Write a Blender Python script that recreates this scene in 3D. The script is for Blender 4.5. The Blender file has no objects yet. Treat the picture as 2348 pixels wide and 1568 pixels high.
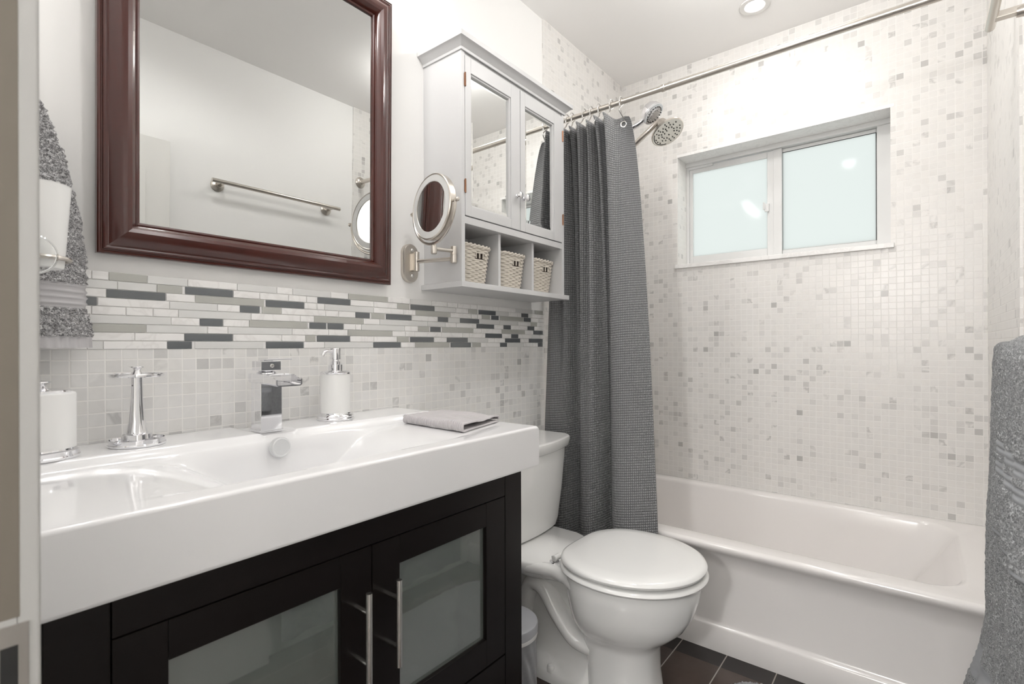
import bpy, bmesh, math, random
from math import sin, cos, pi, radians, sqrt, hypot
from mathutils import Vector, Matrix, noise
random.seed(7)
S = bpy.context.scene
COL = S.collection

# ------------------------------------------------------------------ camera
CAM = Vector((0.0, -1.30, 1.113))
YAW = radians(38.692)
ROLL = radians(-0.179)
F_ = Vector((cos(YAW), sin(YAW), 0)); R_ = Vector((sin(YAW), -cos(YAW), 0)); U_ = Vector((0, 0, 1))
R2 = R_*cos(ROLL) + U_*sin(ROLL); U2 = -R_*sin(ROLL) + U_*cos(ROLL)
cd = bpy.data.cameras.new('camera'); cam = bpy.data.objects.new('camera', cd); COL.objects.link(cam)
M = Matrix.Identity(4)
for i in range(3):
    M[i][0] = R2[i]; M[i][1] = U2[i]; M[i][2] = -F_[i]; M[i][3] = CAM[i]
cam.matrix_world = M
cd.sensor_width = 36.0; cd.lens = 36.0*1162.0/2348.0
cd.shift_y = (792.77-784.0)/2348.0
cd.clip_start = 0.02
cd.dof.use_dof = True; cd.dof.focus_distance = 1.75; cd.dof.aperture_fstop = 7.1
S.camera = cam

# ------------------------------------------------------------------ world, exposure, lights
S.view_settings.view_transform = 'Standard'; S.view_settings.look = 'None'
S.view_settings.gamma = 1.0; S.view_settings.use_curve_mapping = False
S.view_settings.exposure = 0.24
try:
    S.cycles.max_bounces = 16; S.cycles.diffuse_bounces = 8
except Exception:
    pass
W = bpy.data.worlds.new('daylight'); S.world = W; W.use_nodes = True
bg = W.node_tree.nodes['Background']
bg.inputs[0].default_value = (0.965, 1.0, 0.99, 1); bg.inputs[1].default_value = 0.98

def spot(name, loc, power, size, angle=150, blend=.6, color=(1, .988, .972), tgt=None):
    l = bpy.data.lights.new(name, 'SPOT'); l.energy = power; l.shadow_soft_size = size
    l.spot_size = radians(angle); l.spot_blend = blend; l.color = color
    o = bpy.data.objects.new(name, l); COL.objects.link(o); o.location = loc
    if tgt: o.rotation_euler = (Vector(tgt)-Vector(loc)).to_track_quat('-Z', 'Y').to_euler()
    return o
def area(name, loc, power, sx, sy, tgt, color=(1, .98, .95)):
    l = bpy.data.lights.new(name, 'AREA'); l.shape = 'RECTANGLE'; l.size = sx; l.size_y = sy; l.energy = power; l.color = color
    o = bpy.data.objects.new(name, l); COL.objects.link(o); o.location = loc
    o.rotation_euler = (Vector(tgt)-Vector(loc)).to_track_quat('-Z', 'Y').to_euler()
    return o
ROOM_LIGHT = (0.78, -0.88); TUB_LIGHT = (2.352, -0.757)
spot('room_downlight_lamp', (ROOM_LIGHT[0], ROOM_LIGHT[1], 2.55), 13, .045, 165, .5)
spot('tub_downlight_lamp', (TUB_LIGHT[0], TUB_LIGHT[1], 2.55), 5.2, .035, 150, .8)
spot('hall_downlight_fill', (-0.70, -1.2, 2.53), 7, .12, 165, .5)  # added fill through the doorway, no known lamp in the hall
def point(name, loc, power, size, color=(1, .988, .972)):
    l = bpy.data.lights.new(name, 'POINT'); l.energy = power; l.shadow_soft_size = size; l.color = color
    o = bpy.data.objects.new(name, l); COL.objects.link(o); o.location = loc
BULBS = [(.42, -.125, 2.34), (.60, -.125, 2.34), (.78, -.125, 2.34)]
for b_ in BULBS: point('vanity_fill_lamp', b_, 2.9, .045)  # unseen bar added as ambient fill; three bulbs follow the triple glints
FILL_SCONCE = (-1.56, -1.10, 1.72)
point('hall_fill_lamp', FILL_SCONCE, 62, .07)  # added fill from behind the camera, lifts the tub apron and curtain
FILL_DOME = (1.85, -0.88)
point('dome_fill_lamp', (FILL_DOME[0], FILL_DOME[1], 2.48), 8.0, .05)  # added soft fill, placed out of view and out of the mirror

# ------------------------------------------------------------------ materials
MAT = {}
def mat(name, col=(.8, .8, .8), rough=.5, metal=0., coat=0., trans=0., ior=1.5, spec=.5, bump=None, sheen=0.):
    m = bpy.data.materials.new(name); m.use_nodes = True
    b = m.node_tree.nodes['Principled BSDF']
    b.inputs['Base Color'].default_value = (*col, 1); b.inputs['Roughness'].default_value = rough
    b.inputs['Metallic'].default_value = metal; b.inputs['Coat Weight'].default_value = coat
    b.inputs['Coat Roughness'].default_value = .03
    b.inputs['Transmission Weight'].default_value = trans; b.inputs['IOR'].default_value = ior
    b.inputs['Specular IOR Level'].default_value = spec
    b.inputs['Sheen Weight'].default_value = sheen
    if bump:
        scale, strength, dist = bump
        add_bump(m, scale, strength, dist)
    MAT[name] = m
    return m
def add_bump(m, scale, strength, dist, kind='noise'):
    nt = m.node_tree; b = nt.nodes['Principled BSDF']
    tc = nt.nodes.new('ShaderNodeTexCoord')
    if kind == 'noise':
        t = nt.nodes.new('ShaderNodeTexNoise'); t.inputs['Scale'].default_value = scale; t.inputs['Detail'].default_value = 3
        out = t.outputs['Fac']
    else:
        t = nt.nodes.new('ShaderNodeTexVoronoi'); t.inputs['Scale'].default_value = scale; out = t.outputs['Distance']
    nt.links.new(tc.outputs['Object'], t.inputs['Vector'])
    bp = nt.nodes.new('ShaderNodeBump'); bp.inputs['Strength'].default_value = strength; bp.inputs['Distance'].default_value = dist
    nt.links.new(out, bp.inputs['Height']); nt.links.new(bp.outputs['Normal'], b.inputs['Normal'])
def lin(r, g, b):
    f = lambda c: (c/255/12.92 if c/255 <= .04045 else ((c/255+.055)/1.055)**2.4)
    return (f(r), f(g), f(b))
def mixcol(nt, fac, a, b):
    mx = nt.nodes.new('ShaderNodeMix'); mx.data_type = 'RGBA'
    for s, v in ((mx.inputs[0], fac), (mx.inputs[6], a), (mx.inputs[7], b)):
        if hasattr(v, 'is_output'): nt.links.new(v, s)
        elif isinstance(v, tuple): s.default_value = (*v, 1)
        else: s.default_value = v
    return mx.outputs[2]
def mth(nt, op, a, b=None, c=None):
    n = nt.nodes.new('ShaderNodeMath'); n.operation = op
    for i, v in enumerate((a, b, c)):
        if v is None: continue
        if hasattr(v, 'is_output'): nt.links.new(v, n.inputs[i])
        else: n.inputs[i].default_value = v
    return n.outputs[0]

def mosaic(name, pu, pv, u0, v0, seed, base, warm, dark_share=.03, grey_share=.22, grout=(.80, .79, .77)):
    m = mat(name, (.7, .7, .7), .28); nt = m.node_tree; L = nt.links; b = nt.nodes['Principled BSDF']
    uv = nt.nodes.new('ShaderNodeUVMap'); uv.uv_map = 'UVMap'
    sp = nt.nodes.new('ShaderNodeSeparateXYZ'); L.new(uv.outputs[0], sp.inputs[0])
    U = mth(nt, 'DIVIDE', mth(nt, 'SUBTRACT', sp.outputs[0], u0), pu)
    V = mth(nt, 'DIVIDE', mth(nt, 'SUBTRACT', sp.outputs[1], v0), pv)
    cu = mth(nt, 'FLOOR', U); cv = mth(nt, 'FLOOR', V)
    cb = nt.nodes.new('ShaderNodeCombineXYZ'); L.new(cu, cb.inputs[0]); L.new(cv, cb.inputs[1]); cb.inputs[2].default_value = seed
    wn = nt.nodes.new('ShaderNodeTexWhiteNoise'); wn.noise_dimensions = '3D'; L.new(cb.outputs[0], wn.inputs['Vector'])
    sc = nt.nodes.new('ShaderNodeSeparateColor'); L.new(wn.outputs['Color'], sc.inputs[0])
    r1, r2, r3 = sc.outputs[0], sc.outputs[1], sc.outputs[2]
    fu = mth(nt, 'FRACT', U); fv = mth(nt, 'FRACT', V)
    du = mth(nt, 'MINIMUM', fu, mth(nt, 'SUBTRACT', 1.0, fu)); dv = mth(nt, 'MINIMUM', fv, mth(nt, 'SUBTRACT', 1.0, fv))
    # slight wobble of the joints
    d = mth(nt, 'MINIMUM', du, dv)
    mr = nt.nodes.new('ShaderNodeMapRange'); mr.inputs[1].default_value = .030; mr.inputs[2].default_value = .062
    L.new(d, mr.inputs[0]); tile = mr.outputs[0]
    ramp = nt.nodes.new('ShaderNodeValToRGB'); L.new(r1, ramp.inputs[0]); cr = ramp.color_ramp
    g1 = 1-dark_share-grey_share
    pts = [(0, base), (g1*.55, tuple(c*1.03 for c in base)), (g1, warm), (g1+grey_share*.6, tuple(c*.91 for c in base)), (1-dark_share, tuple(c*.80 for c in base)), (1.0, tuple(c*.60 for c in base))]
    while len(cr.elements) < len(pts): cr.elements.new(.5)
    for e, (p, c) in zip(cr.elements, pts): e.position = p; e.color = (*c, 1)
    # veins: noise stretched, offset per tile
    tc = nt.nodes.new('ShaderNodeVectorMath'); tc.operation = 'MULTIPLY_ADD'; L.new(wn.outputs['Color'], tc.inputs[0]); tc.inputs[1].default_value = (7, 7, 7); L.new(uv.outputs[0], tc.inputs[2])
    nz = nt.nodes.new('ShaderNodeTexNoise'); nz.inputs['Scale'].default_value = 16; nz.inputs['Detail'].default_value = 4; nz.inputs['Distortion'].default_value = .6
    L.new(tc.outputs[0], nz.inputs['Vector'])
    vein = mth(nt, 'SUBTRACT', 1.0, mth(nt, 'MULTIPLY', mth(nt, 'ABSOLUTE', mth(nt, 'SUBTRACT', nz.outputs['Fac'], .5)), 11.0)); vein = mth(nt, 'MAXIMUM', vein, 0.0)
    amt = nt.nodes.new('ShaderNodeMapRange'); amt.inputs[1].default_value = .90; amt.inputs[2].default_value = 1.0; amt.inputs[3].default_value = .05; amt.inputs[4].default_value = .6; L.new(r2, amt.inputs[0])
    vf = mth(nt, 'MULTIPLY', vein, amt.outputs[0])
    c1 = mixcol(nt, vf, ramp.outputs[0], tuple(c*.42 for c in base))
    c2 = mixcol(nt, tile, grout, c1)
    L.new(c2, b.inputs['Base Color'])
    rg = nt.nodes.new('ShaderNodeMapRange'); rg.inputs[3].default_value = .8; rg.inputs[4].default_value = .30; L.new(tile, rg.inputs[0]); L.new(rg.outputs[0], b.inputs['Roughness'])
    bp = nt.nodes.new('ShaderNodeBump'); bp.inputs['Strength'].default_value = .35; bp.inputs['Distance'].default_value = .0012
    hh = mth(nt, 'ADD', tile, mth(nt, 'MULTIPLY', r3, mth(nt, 'ADD', mth(nt, 'MULTIPLY', fu, .5), mth(nt, 'MULTIPLY', fv, .5))))
    L.new(hh, bp.inputs['Height']); L.new(bp.outputs[0], b.inputs['Normal'])
    return m

PAINT = mat('wall_paint', (.83, .825, .815), .55)
CEIL = mat('ceiling_paint', (.88, .87, .86), .6)
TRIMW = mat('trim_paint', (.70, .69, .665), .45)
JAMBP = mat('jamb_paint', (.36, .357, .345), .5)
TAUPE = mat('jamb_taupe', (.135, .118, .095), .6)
TB = mosaic('mosaic_bath', .02622, .02614, -1.494, 1.392, 3.0, (.72, .705, .685), (.745, .725, .70), .012, .135, (.79, .775, .755))
TV = mosaic('mosaic_vanity', .0279, .0271, .206, 1.114, 9.0, (.71, .705, .695), (.73, .72, .70), .008, .18)
GROUT = mat('white_grout', (.80, .79, .78), .8)
MARB = mat('white_marble', (.82, .81, .80), .3)
def veins(m, scale, c, w=12., amt=.5):
    nt = m.node_tree; b = nt.nodes['Principled BSDF']; tc = nt.nodes.new('ShaderNodeTexCoord')
    nz = nt.nodes.new('ShaderNodeTexNoise'); nz.inputs['Scale'].default_value = scale; nz.inputs['Detail'].default_value = 5; nz.inputs['Distortion'].default_value = 1.5
    nt.links.new(tc.outputs['Object'], nz.inputs['Vector'])
    v = mth(nt, 'MAXIMUM', mth(nt, 'SUBTRACT', 1.0, mth(nt, 'MULTIPLY', mth(nt, 'ABSOLUTE', mth(nt, 'SUBTRACT', nz.outputs['Fac'], .5)), w)), 0.)
    v = mth(nt, 'MULTIPLY', v, amt)
    nt.links.new(mixcol(nt, v, tuple(b.inputs['Base Color'].default_value)[:3], c), b.inputs['Base Color'])
veins(MARB, 11, (.50, .48, .46), 22., .22)
GL_D = mat('dark_grey_glass', (.125, .134, .142), .08, coat=.5)
GL_G = mat('green_grey_glass', (.44, .44, .41), .08, coat=.5)
GL_F = mat('frosted_grey_glass', (.68, .68, .67), .2, coat=.4)
PORC = mat('white_porcelain', (.83, .83, .82), .09, coat=.4)
CERAM = mat('white_sink_ceramic', (.80, .80, .81), .10, coat=.4)
TUBM = mat('white_tub_enamel', (.80, .775, .76), .16, coat=.3)
ESP = mat('espresso_wood', (.006, .0042, .0038), .30, spec=.2)
MAHO = mat('mahogany', (.070, .0145, .0095), .24, coat=.30)
GREYP = mat('grey_cabinet_paint', (.60, .60, .605), .4)
CHROME = mat('chrome', (.88, .88, .9), .04, 1.)
NICKEL = mat('brushed_nickel', (.62, .58, .53), .28, 1.)
STEEL = mat('stainless', (.66, .65, .63), .25, 1.)
COPPER = mat('copper_hinge', (.30, .16, .10), .3, 1.)
MIRR = mat('mirror_glass', (.80, .81, .80), .005, 1.)
BLACK = mat('black_gap', (.006, .006, .006), .6)
DARKV = mat('dark_nozzle', (.03, .03, .03), .5)
WICK = mat('wicker', (.60, .555, .49), .6)
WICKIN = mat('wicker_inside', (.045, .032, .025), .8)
PLAST = mat('white_plastic', (.82, .82, .81), .3)
VINYL = mat('window_vinyl', (.66, .66, .655), .4)
CLEAR = mat('clear_acrylic', (.97, .98, .98), .04, trans=1., ior=1.45)
BINM = mat('bin_grey', (.36, .37, .39), .32, .3)
SEATM = mat('toilet_seat_plastic', (.80, .80, .79), .12, coat=.3)
# wood grain on mahogany
def grain(m, c2, sc):
    nt = m.node_tree; b = nt.nodes['Principled BSDF']; tc = nt.nodes.new('ShaderNodeTexCoord')
    mp = nt.nodes.new('ShaderNodeMapping'); mp.inputs['Scale'].default_value = sc
    nz = nt.nodes.new('ShaderNodeTexNoise'); nz.inputs['Scale'].default_value = 1.; nz.inputs['Detail'].default_value = 6
    nt.links.new(tc.outputs['Object'], mp.inputs[0]); nt.links.new(mp.outputs[0], nz.inputs['Vector'])
    base = tuple(b.inputs['Base Color'].default_value)[:3]
    nt.links.new(mixcol(nt, nz.outputs['Fac'], base, c2), b.inputs['Base Color'])
grain(MAHO, (.044, .0098, .0068), (22, 22, 7))
# frosted glass of the window: a translucent sheet lit by the sky outside
FROST = bpy.data.materials.new('frosted_window_glass'); FROST.use_nodes = True
nt = FROST.node_tree; nt.nodes.clear()
o_ = nt.nodes.new('ShaderNodeOutputMaterial'); t_ = nt.nodes.new('ShaderNodeBsdfTranslucent'); g_ = nt.nodes.new('ShaderNodeBsdfGlossy'); mx_ = nt.nodes.new('ShaderNodeMixShader')
t_.inputs[0].default_value = (.86, .88, .87, 1); g_.inputs['Roughness'].default_value = .06; mx_.inputs[0].default_value = .006
nt.links.new(t_.outputs[0], mx_.inputs[1]); nt.links.new(g_.outputs[0], mx_.inputs[2]); nt.links.new(mx_.outputs[0], o_.inputs[0])
# frosted glass of the vanity doors
FGL = mat('frosted_door_glass', (.34, .385, .36), .25, trans=.70, ior=1.3, coat=1.)
FGL.node_tree.nodes['Principled BSDF'].inputs['Coat IOR'].default_value = 2.1
# lamp lens
LENS = bpy.data.materials.new('lamp_lens'); LENS.use_nodes = True
e = LENS.node_tree.nodes['Principled BSDF']; e.inputs['Emission Color'].default_value = (1, .98, .95, 1); e.inputs['Emission Strength'].default_value = 6
OPAL = bpy.data.materials.new('opal_glass'); OPAL.use_nodes = True  # glowing shades of the added fill lamps
nt = OPAL.node_tree; nt.nodes.clear()
o_ = nt.nodes.new('ShaderNodeOutputMaterial'); e_ = nt.nodes.new('ShaderNodeEmission'); e_.inputs[0].default_value = (1, .96, .9, 1); e_.inputs[1].default_value = 1.2
t_ = nt.nodes.new('ShaderNodeBsdfTransparent'); a_ = nt.nodes.new('ShaderNodeAddShader')
nt.links.new(e_.outputs[0], a_.inputs[0]); nt.links.new(t_.outputs[0], a_.inputs[1]); nt.links.new(a_.outputs[0], o_.inputs[0])
# floor tile
FLOORM = mat('floor_tile', (.05, .035, .028), .22)
nt = FLOORM.node_tree; b = nt.nodes['Principled BSDF']
uv = nt.nodes.new('ShaderNodeUVMap'); uv.uv_map = 'UVMap'; sp = nt.nodes.new('ShaderNodeSeparateXYZ'); nt.links.new(uv.outputs[0], sp.inputs[0])
vv = mth(nt, 'DIVIDE', mth(nt, 'ADD', sp.outputs[1], .763), .161)
row = mth(nt, 'FLOOR', vv)
uu = mth(nt, 'DIVIDE', mth(nt, 'SUBTRACT', sp.outputs[0], 1.815), .62)
cbn = nt.nodes.new('ShaderNodeCombineXYZ'); nt.links.new(mth(nt, 'FLOOR', uu), cbn.inputs[0]); nt.links.new(row, cbn.inputs[1])
wn = nt.nodes.new('ShaderNodeTexWhiteNoise'); nt.links.new(cbn.outputs[0], wn.inputs['Vector'])
fr = mth(nt, 'FRACT', vv); dd = mth(nt, 'MINIMUM', fr, mth(nt, 'SUBTRACT', 1., fr))
fru = mth(nt, 'FRACT', uu); ddu = mth(nt, 'MULTIPLY', mth(nt, 'MINIMUM', fru, mth(nt, 'SUBTRACT', 1., fru)), 3.85)
tile_m = mth(nt, 'GREATER_THAN', dd, .012)
tcn = nt.nodes.new('ShaderNodeTexCoord'); nz = nt.nodes.new('ShaderNodeTexNoise'); nz.inputs['Scale'].default_value = 40; nz.inputs['Detail'].default_value = 4
nt.links.new(tcn.outputs['Object'], nz.inputs['Vector'])
ct = mixcol(nt, wn.outputs['Value'], (.055, .036, .028), (.032, .024, .022))
ct = mixcol(nt, mth(nt, 'MULTIPLY', nz.outputs['Fac'], .6), ct, (.075, .052, .042))
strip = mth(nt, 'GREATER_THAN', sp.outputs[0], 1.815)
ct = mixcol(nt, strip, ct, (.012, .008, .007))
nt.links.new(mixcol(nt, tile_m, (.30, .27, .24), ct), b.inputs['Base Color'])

def terry(name, col, dark, scale=420):
    m = mat(name, col, .95, sheen=.4, spec=.1); nt = m.node_tree; b = nt.nodes['Principled BSDF']
    tc = nt.nodes.new('ShaderNodeTexCoord')
    vz = nt.nodes.new('ShaderNodeTexNoise'); vz.inputs['Scale'].default_value = scale; vz.inputs['Detail'].default_value = 2; vz.inputs['Distortion'].default_value = 2.
    nt.links.new(tc.outputs['Object'], vz.inputs['Vector'])
    r = nt.nodes.new('ShaderNodeMapRange'); r.inputs[1].default_value = .38; r.inputs[2].default_value = .60; nt.links.new(vz.outputs['Fac'], r.inputs[0])
    nt.links.new(mixcol(nt, r.outputs[0], dark, col), b.inputs['Base Color'])
    bp = nt.nodes.new('ShaderNodeBump'); bp.inputs['Strength'].default_value = 1.; bp.inputs['Distance'].default_value = .003
    nt.links.new(r.outputs[0], bp.inputs['Height']); nt.links.new(bp.outputs[0], b.inputs['Normal'])
    return m
TERRY_L = terry('grey_terry_light', (.66, .65, .66), (.16, .155, .16), 230)
TERRY_R = terry('grey_terry_dark', (.50, .515, .53), (.11, .115, .12), 240)
BAND_L = mat('woven_band_light', (.46, .45, .46), .8, bump=(900, .5, .0005))
BAND_R = mat('woven_band_dark', (.30, .31, .325), .8, bump=(900, .5, .0005))
WHITET = terry('white_terry', (.78, .78, .77), (.35, .35, .35), 380)
RUGM = terry('grey_white_rug', (.66, .66, .68), (.30, .30, .32), 300)
CLOTH = mat('washcloth_grey', (.56, .535, .545), .9, sheen=.2)
nt = CLOTH.node_tree; b = nt.nodes['Principled BSDF']
uv = nt.nodes.new('ShaderNodeUVMap'); uv.uv_map = 'UVMap'; sp = nt.nodes.new('ShaderNodeSeparateXYZ'); nt.links.new(uv.outputs[0], sp.inputs[0])
sw = mth(nt, 'SINE', mth(nt, 'MULTIPLY', sp.outputs[1], 2*pi/.0075))
bp = nt.nodes.new('ShaderNodeBump'); bp.inputs['Strength'].default_value = .8; bp.inputs['Distance'].default_value = .0012
nt.links.new(sw, bp.inputs['Height']); nt.links.new(bp.outputs[0], b.inputs['Normal'])
# waffle weave curtain
CURT = mat('grey_waffle_curtain', (.105, .108, .112), .55, sheen=.15)
nt = CURT.node_tree; b = nt.nodes['Principled BSDF']
uv = nt.nodes.new('ShaderNodeUVMap'); uv.uv_map = 'UVMap'; sp = nt.nodes.new('ShaderNodeSeparateXYZ'); nt.links.new(uv.outputs[0], sp.inputs[0])
wa = mth(nt, 'ABSOLUTE', mth(nt, 'SINE', mth(nt, 'MULTIPLY', sp.outputs[0], pi/.0095)))
wb = mth(nt, 'ABSOLUTE', mth(nt, 'SINE', mth(nt, 'MULTIPLY', sp.outputs[1], pi/.0095)))
ht = mth(nt, 'MULTIPLY', wa, wb)
bp = nt.nodes.new('ShaderNodeBump'); bp.inputs['Strength'].default_value = 1.; bp.inputs['Distance'].default_value = .0028
nt.links.new(ht, bp.inputs['Height']); nt.links.new(bp.outputs[0], b.inputs['Normal'])
nt.links.new(mixcol(nt, ht, (.115, .118, .122), (.30, .304, .31)), b.inputs['Base Color'])

# ------------------------------------------------------------------ mesh helpers
def shade(me, ang=35):
    me.polygons.foreach_set('use_smooth', [True]*len(me.polygons))
    me.set_sharp_from_angle(angle=radians(ang))
def boxuv(me):
    if not me.uv_layers: me.uv_layers.new(name='UVMap')
    d = me.uv_layers['UVMap'].data
    for p in me.polygons:
        n = p.normal; ax = max(range(3), key=lambda i: abs(n[i]))
        for li in p.loop_indices:
            c = me.vertices[me.loops[li].vertex_index].co
            d[li].uv = (c.x, c.z) if ax == 1 else ((c.y, c.z) if ax == 0 else (c.x, c.y))
class MB:
    def __init__(s): s.v = []; s.f = []; s.m = []; s.uv = []
    def add(s, vs, fs, mi=0, uvs=None):
        o = len(s.v); s.v += [tuple(v) for v in vs]
        for k, f in enumerate(fs):
            s.f.append([i+o for i in f]); s.m.append(mi); s.uv.append(uvs[k] if uvs else None)
        return s
    def box(s, a, b, r=0., seg=2, mi=0, mtx=None):
        bm = bmesh.new()
        lo = [min(a[i], b[i]) for i in range(3)]; hi = [max(a[i], b[i]) for i in range(3)]
        bmesh.ops.create_cube(bm, size=1.)
        for v in bm.verts:
            v.co = Vector([(lo[i]+hi[i])/2 + v.co[i]*(hi[i]-lo[i]) for i in range(3)])
        if r > 0:
            bmesh.ops.bevel(bm, geom=bm.edges[:], offset=min(r, .49*min(hi[i]-lo[i] for i in range(3))), segments=seg, profile=.5, affect='EDGES')
        s.bm(bm, mi, mtx); return s
    def bm(s, bm, mi=0, mtx=None):
        bm.verts.index_update()
        vs = [(mtx @ v.co if mtx else v.co) for v in bm.verts]
        s.add(vs, [[v.index for v in f.verts] for f in bm.faces], mi); bm.free(); return s
    def lathe(s, prof, n=40, org=(0, 0, 0), axis=(0, 0, 1), mi=0, sx=1., sy=1., cap=True):
        q = Vector(axis).normalized().to_track_quat('Z', 'Y'); org = Vector(org); vs = []; fs = []
        for r, z in prof:
            for k in range(n):
                a = 2*pi*k/n; vs.append(org + q @ Vector((r*cos(a)*sx, r*sin(a)*sy, z)))
        m = len(prof)
        for i in range(m-1):
            for k in range(n):
                k2 = (k+1) % n; fs.append([i*n+k, i*n+k2, (i+1)*n+k2, (i+1)*n+k])
        if cap and prof[0][0] > 1e-6: fs.append(list(range(n))[::-1])
        if cap and prof[-1][0] > 1e-6: fs.append([(m-1)*n+k for k in range(n)])
        return s.add(vs, fs, mi)
    def tube(s, pts, r, n=10, mi=0, closed=False, flat=None):
        pts = [Vector(p) for p in pts]; N = len(pts)
        rr = r if isinstance(r, (list, tuple)) else [r]*N
        vs = []; fs = []; up = None
        for i, p in enumerate(pts):
            a = pts[(i-1) % N] if (closed or i > 0) else p; c = pts[(i+1) % N] if (closed or i < N-1) else p
            t = (c-a).normalized()
            if up is None:
                up = Vector((0, 0, 1)) if abs(t.z) < .9 else Vector((1, 0, 0))
            up = (up - t*up.dot(t)).normalized(); sd = t.cross(up)
            fl = flat or (1, 1)
            for k in range(n):
                an = 2*pi*k/n; vs.append(p + sd*cos(an)*rr[i]*fl[0] + up*sin(an)*rr[i]*fl[1])
        for i in range(N if closed else N-1):
            j = (i+1) % N
            for k in range(n):
                k2 = (k+1) % n; fs.append([i*n+k, i*n+k2, j*n+k2, j*n+k])
        if not closed: fs.append(list(range(n))[::-1]); fs.append([(N-1)*n+k for k in range(n)])
        return s.add(vs, fs, mi)
    def loft(s, rings, mi=0, cap0=True, cap1=True, closed=True):
        n = len(rings[0]); vs = [p for r in rings for p in r]; fs = []
        for i in range(len(rings)-1):
            for k in range(n if closed else n-1):
                k2 = (k+1) % n; fs.append([i*n+k, i*n+k2, (i+1)*n+k2, (i+1)*n+k])
        if cap0: fs.append(list(range(n))[::-1])
        if cap1: fs.append([(len(rings)-1)*n+k for k in range(n)])
        return s.add(vs, fs, mi)
    def grid(s, fn, nu, nv, mi=0, uvfn=None):
        vs = [fn(i/nu, j/nv) for j in range(nv+1) for i in range(nu+1)]; fs = []; us = []
        for j in range(nv):
            for i in range(nu):
                a = j*(nu+1)+i; fs.append([a, a+1, a+nu+2, a+nu+1])
                if uvfn: us.append([uvfn(i/nu, j/nv), uvfn((i+1)/nu, j/nv), uvfn((i+1)/nu, (j+1)/nv), uvfn(i/nu, (j+1)/nv)])
        return s.add(vs, fs, mi, us if uvfn else None)
    def build(s, name, m, parent=None, ang=35, fix=True, uv=None):
        me = bpy.data.meshes.new(name); me.from_pydata(s.v, [], s.f)
        ms = m if isinstance(m, (list, tuple)) else [m]
        for x in ms: me.materials.append(x)
        me.polygons.foreach_set('material_index', s.m)
        if any(u is not None for u in s.uv):
            l = me.uv_layers.new(name='UVMap'); k = 0
            for u, f in zip(s.uv, s.f):
                for i in range(len(f)):
                    if u: l.data[k].uv = u[i]
                    k += 1
        elif fix:
            bm = bmesh.new(); bm.from_mesh(me); bmesh.ops.recalc_face_normals(bm, faces=bm.faces[:]); bm.to_mesh(me); bm.free()
        me.update()
        if uv: boxuv(me)
        shade(me, ang)
        o = bpy.data.objects.new(name, me); COL.objects.link(o)
        if ang <= 40 and len(me.polygons) > 6:
            w_ = o.modifiers.new('weighted_normals', 'WEIGHTED_NORMAL'); w_.keep_sharp = True; w_.weight = 80
        if parent is not None:
            o.parent = parent
            # meshes are written in world coordinates: cancel the parent's transform
            w = Matrix.Identity(4); p = parent; chain = []
            while p is not None: chain.append(p.matrix_basis.copy()); p = p.parent
            for c in reversed(chain): w = w @ (c)
            me.transform(w.inverted())
        return o
def tag(o, label, cat, group=None):
    o['label'] = label; o['category'] = cat
    if group: o['group'] = group
    return o
def thing(name, label, cat, loc, group=None):
    o = bpy.data.objects.new(name, None); o.empty_display_size = .05; COL.objects.link(o); o.location = loc
    o.matrix_basis = Matrix.Translation(loc)
    return tag(o, label, cat, group)
def struct(o): o['kind'] = 'structure'; return o
def ss(a, b, x):
    t = max(0., min(1., (x-a)/(b-a))); return t*t*(3-2*t)
def interp(pts, x):
    if x <= pts[0][0]: return pts[0][1]
    for (x0, y0), (x1, y1) in zip(pts, pts[1:]):
        if x <= x1:
            return y0+(y1-y0)*(x-x0)/(x1-x0)
    return pts[-1][1]
def catmull(P, n):
    out = []; Q = [P[0]]+list(P)+[P[-1]]
    for i in range(1, len(Q)-2):
        for k in range(n):
            t = k/n; p0, p1, p2, p3 = [Vector(q) for q in Q[i-1:i+3]]
            out.append(.5*((2*p1)+(-p0+p2)*t+(2*p0-5*p1+4*p2-p3)*t*t+(-p0+3*p1-3*p2+p3)*t**3))
    out.append(Vector(P[-1])); return out
def rrect(cx, cy, hx, hy, r, z, n=6):
    out = []
    for (sx, sy, a0) in ((1, 1, 0), (-1, 1, 90), (-1, -1, 180), (1, -1, 270)):
        for k in range(n+1):
            a = radians(a0+90*k/n); out.append(Vector((cx+sx*(hx-r)+r*cos(a), cy+sy*(hy-r)+r*sin(a), z)))
    return out

# ------------------------------------------------------------------ setting
XW = 2.626; YR = -1.507; ZC = 2.57; TE = 1.851
BZ0, BZ1 = 1.108, 1.268
m_ = MB(); m_.box((-.06, .006, BZ1), (TE, .12, ZC), mi=0); m_.box((-.06, 0, 0), (TE, .12, BZ0), mi=1)
m_.box((-.06, .001, BZ0), (TE, .12, BZ1), mi=2); m_.box((TE, 0, 0), (XW+.17, .12, ZC), mi=3)
struct(m_.build('wall_left', [PAINT, TV, GROUT, TB], uv=True))
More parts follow.
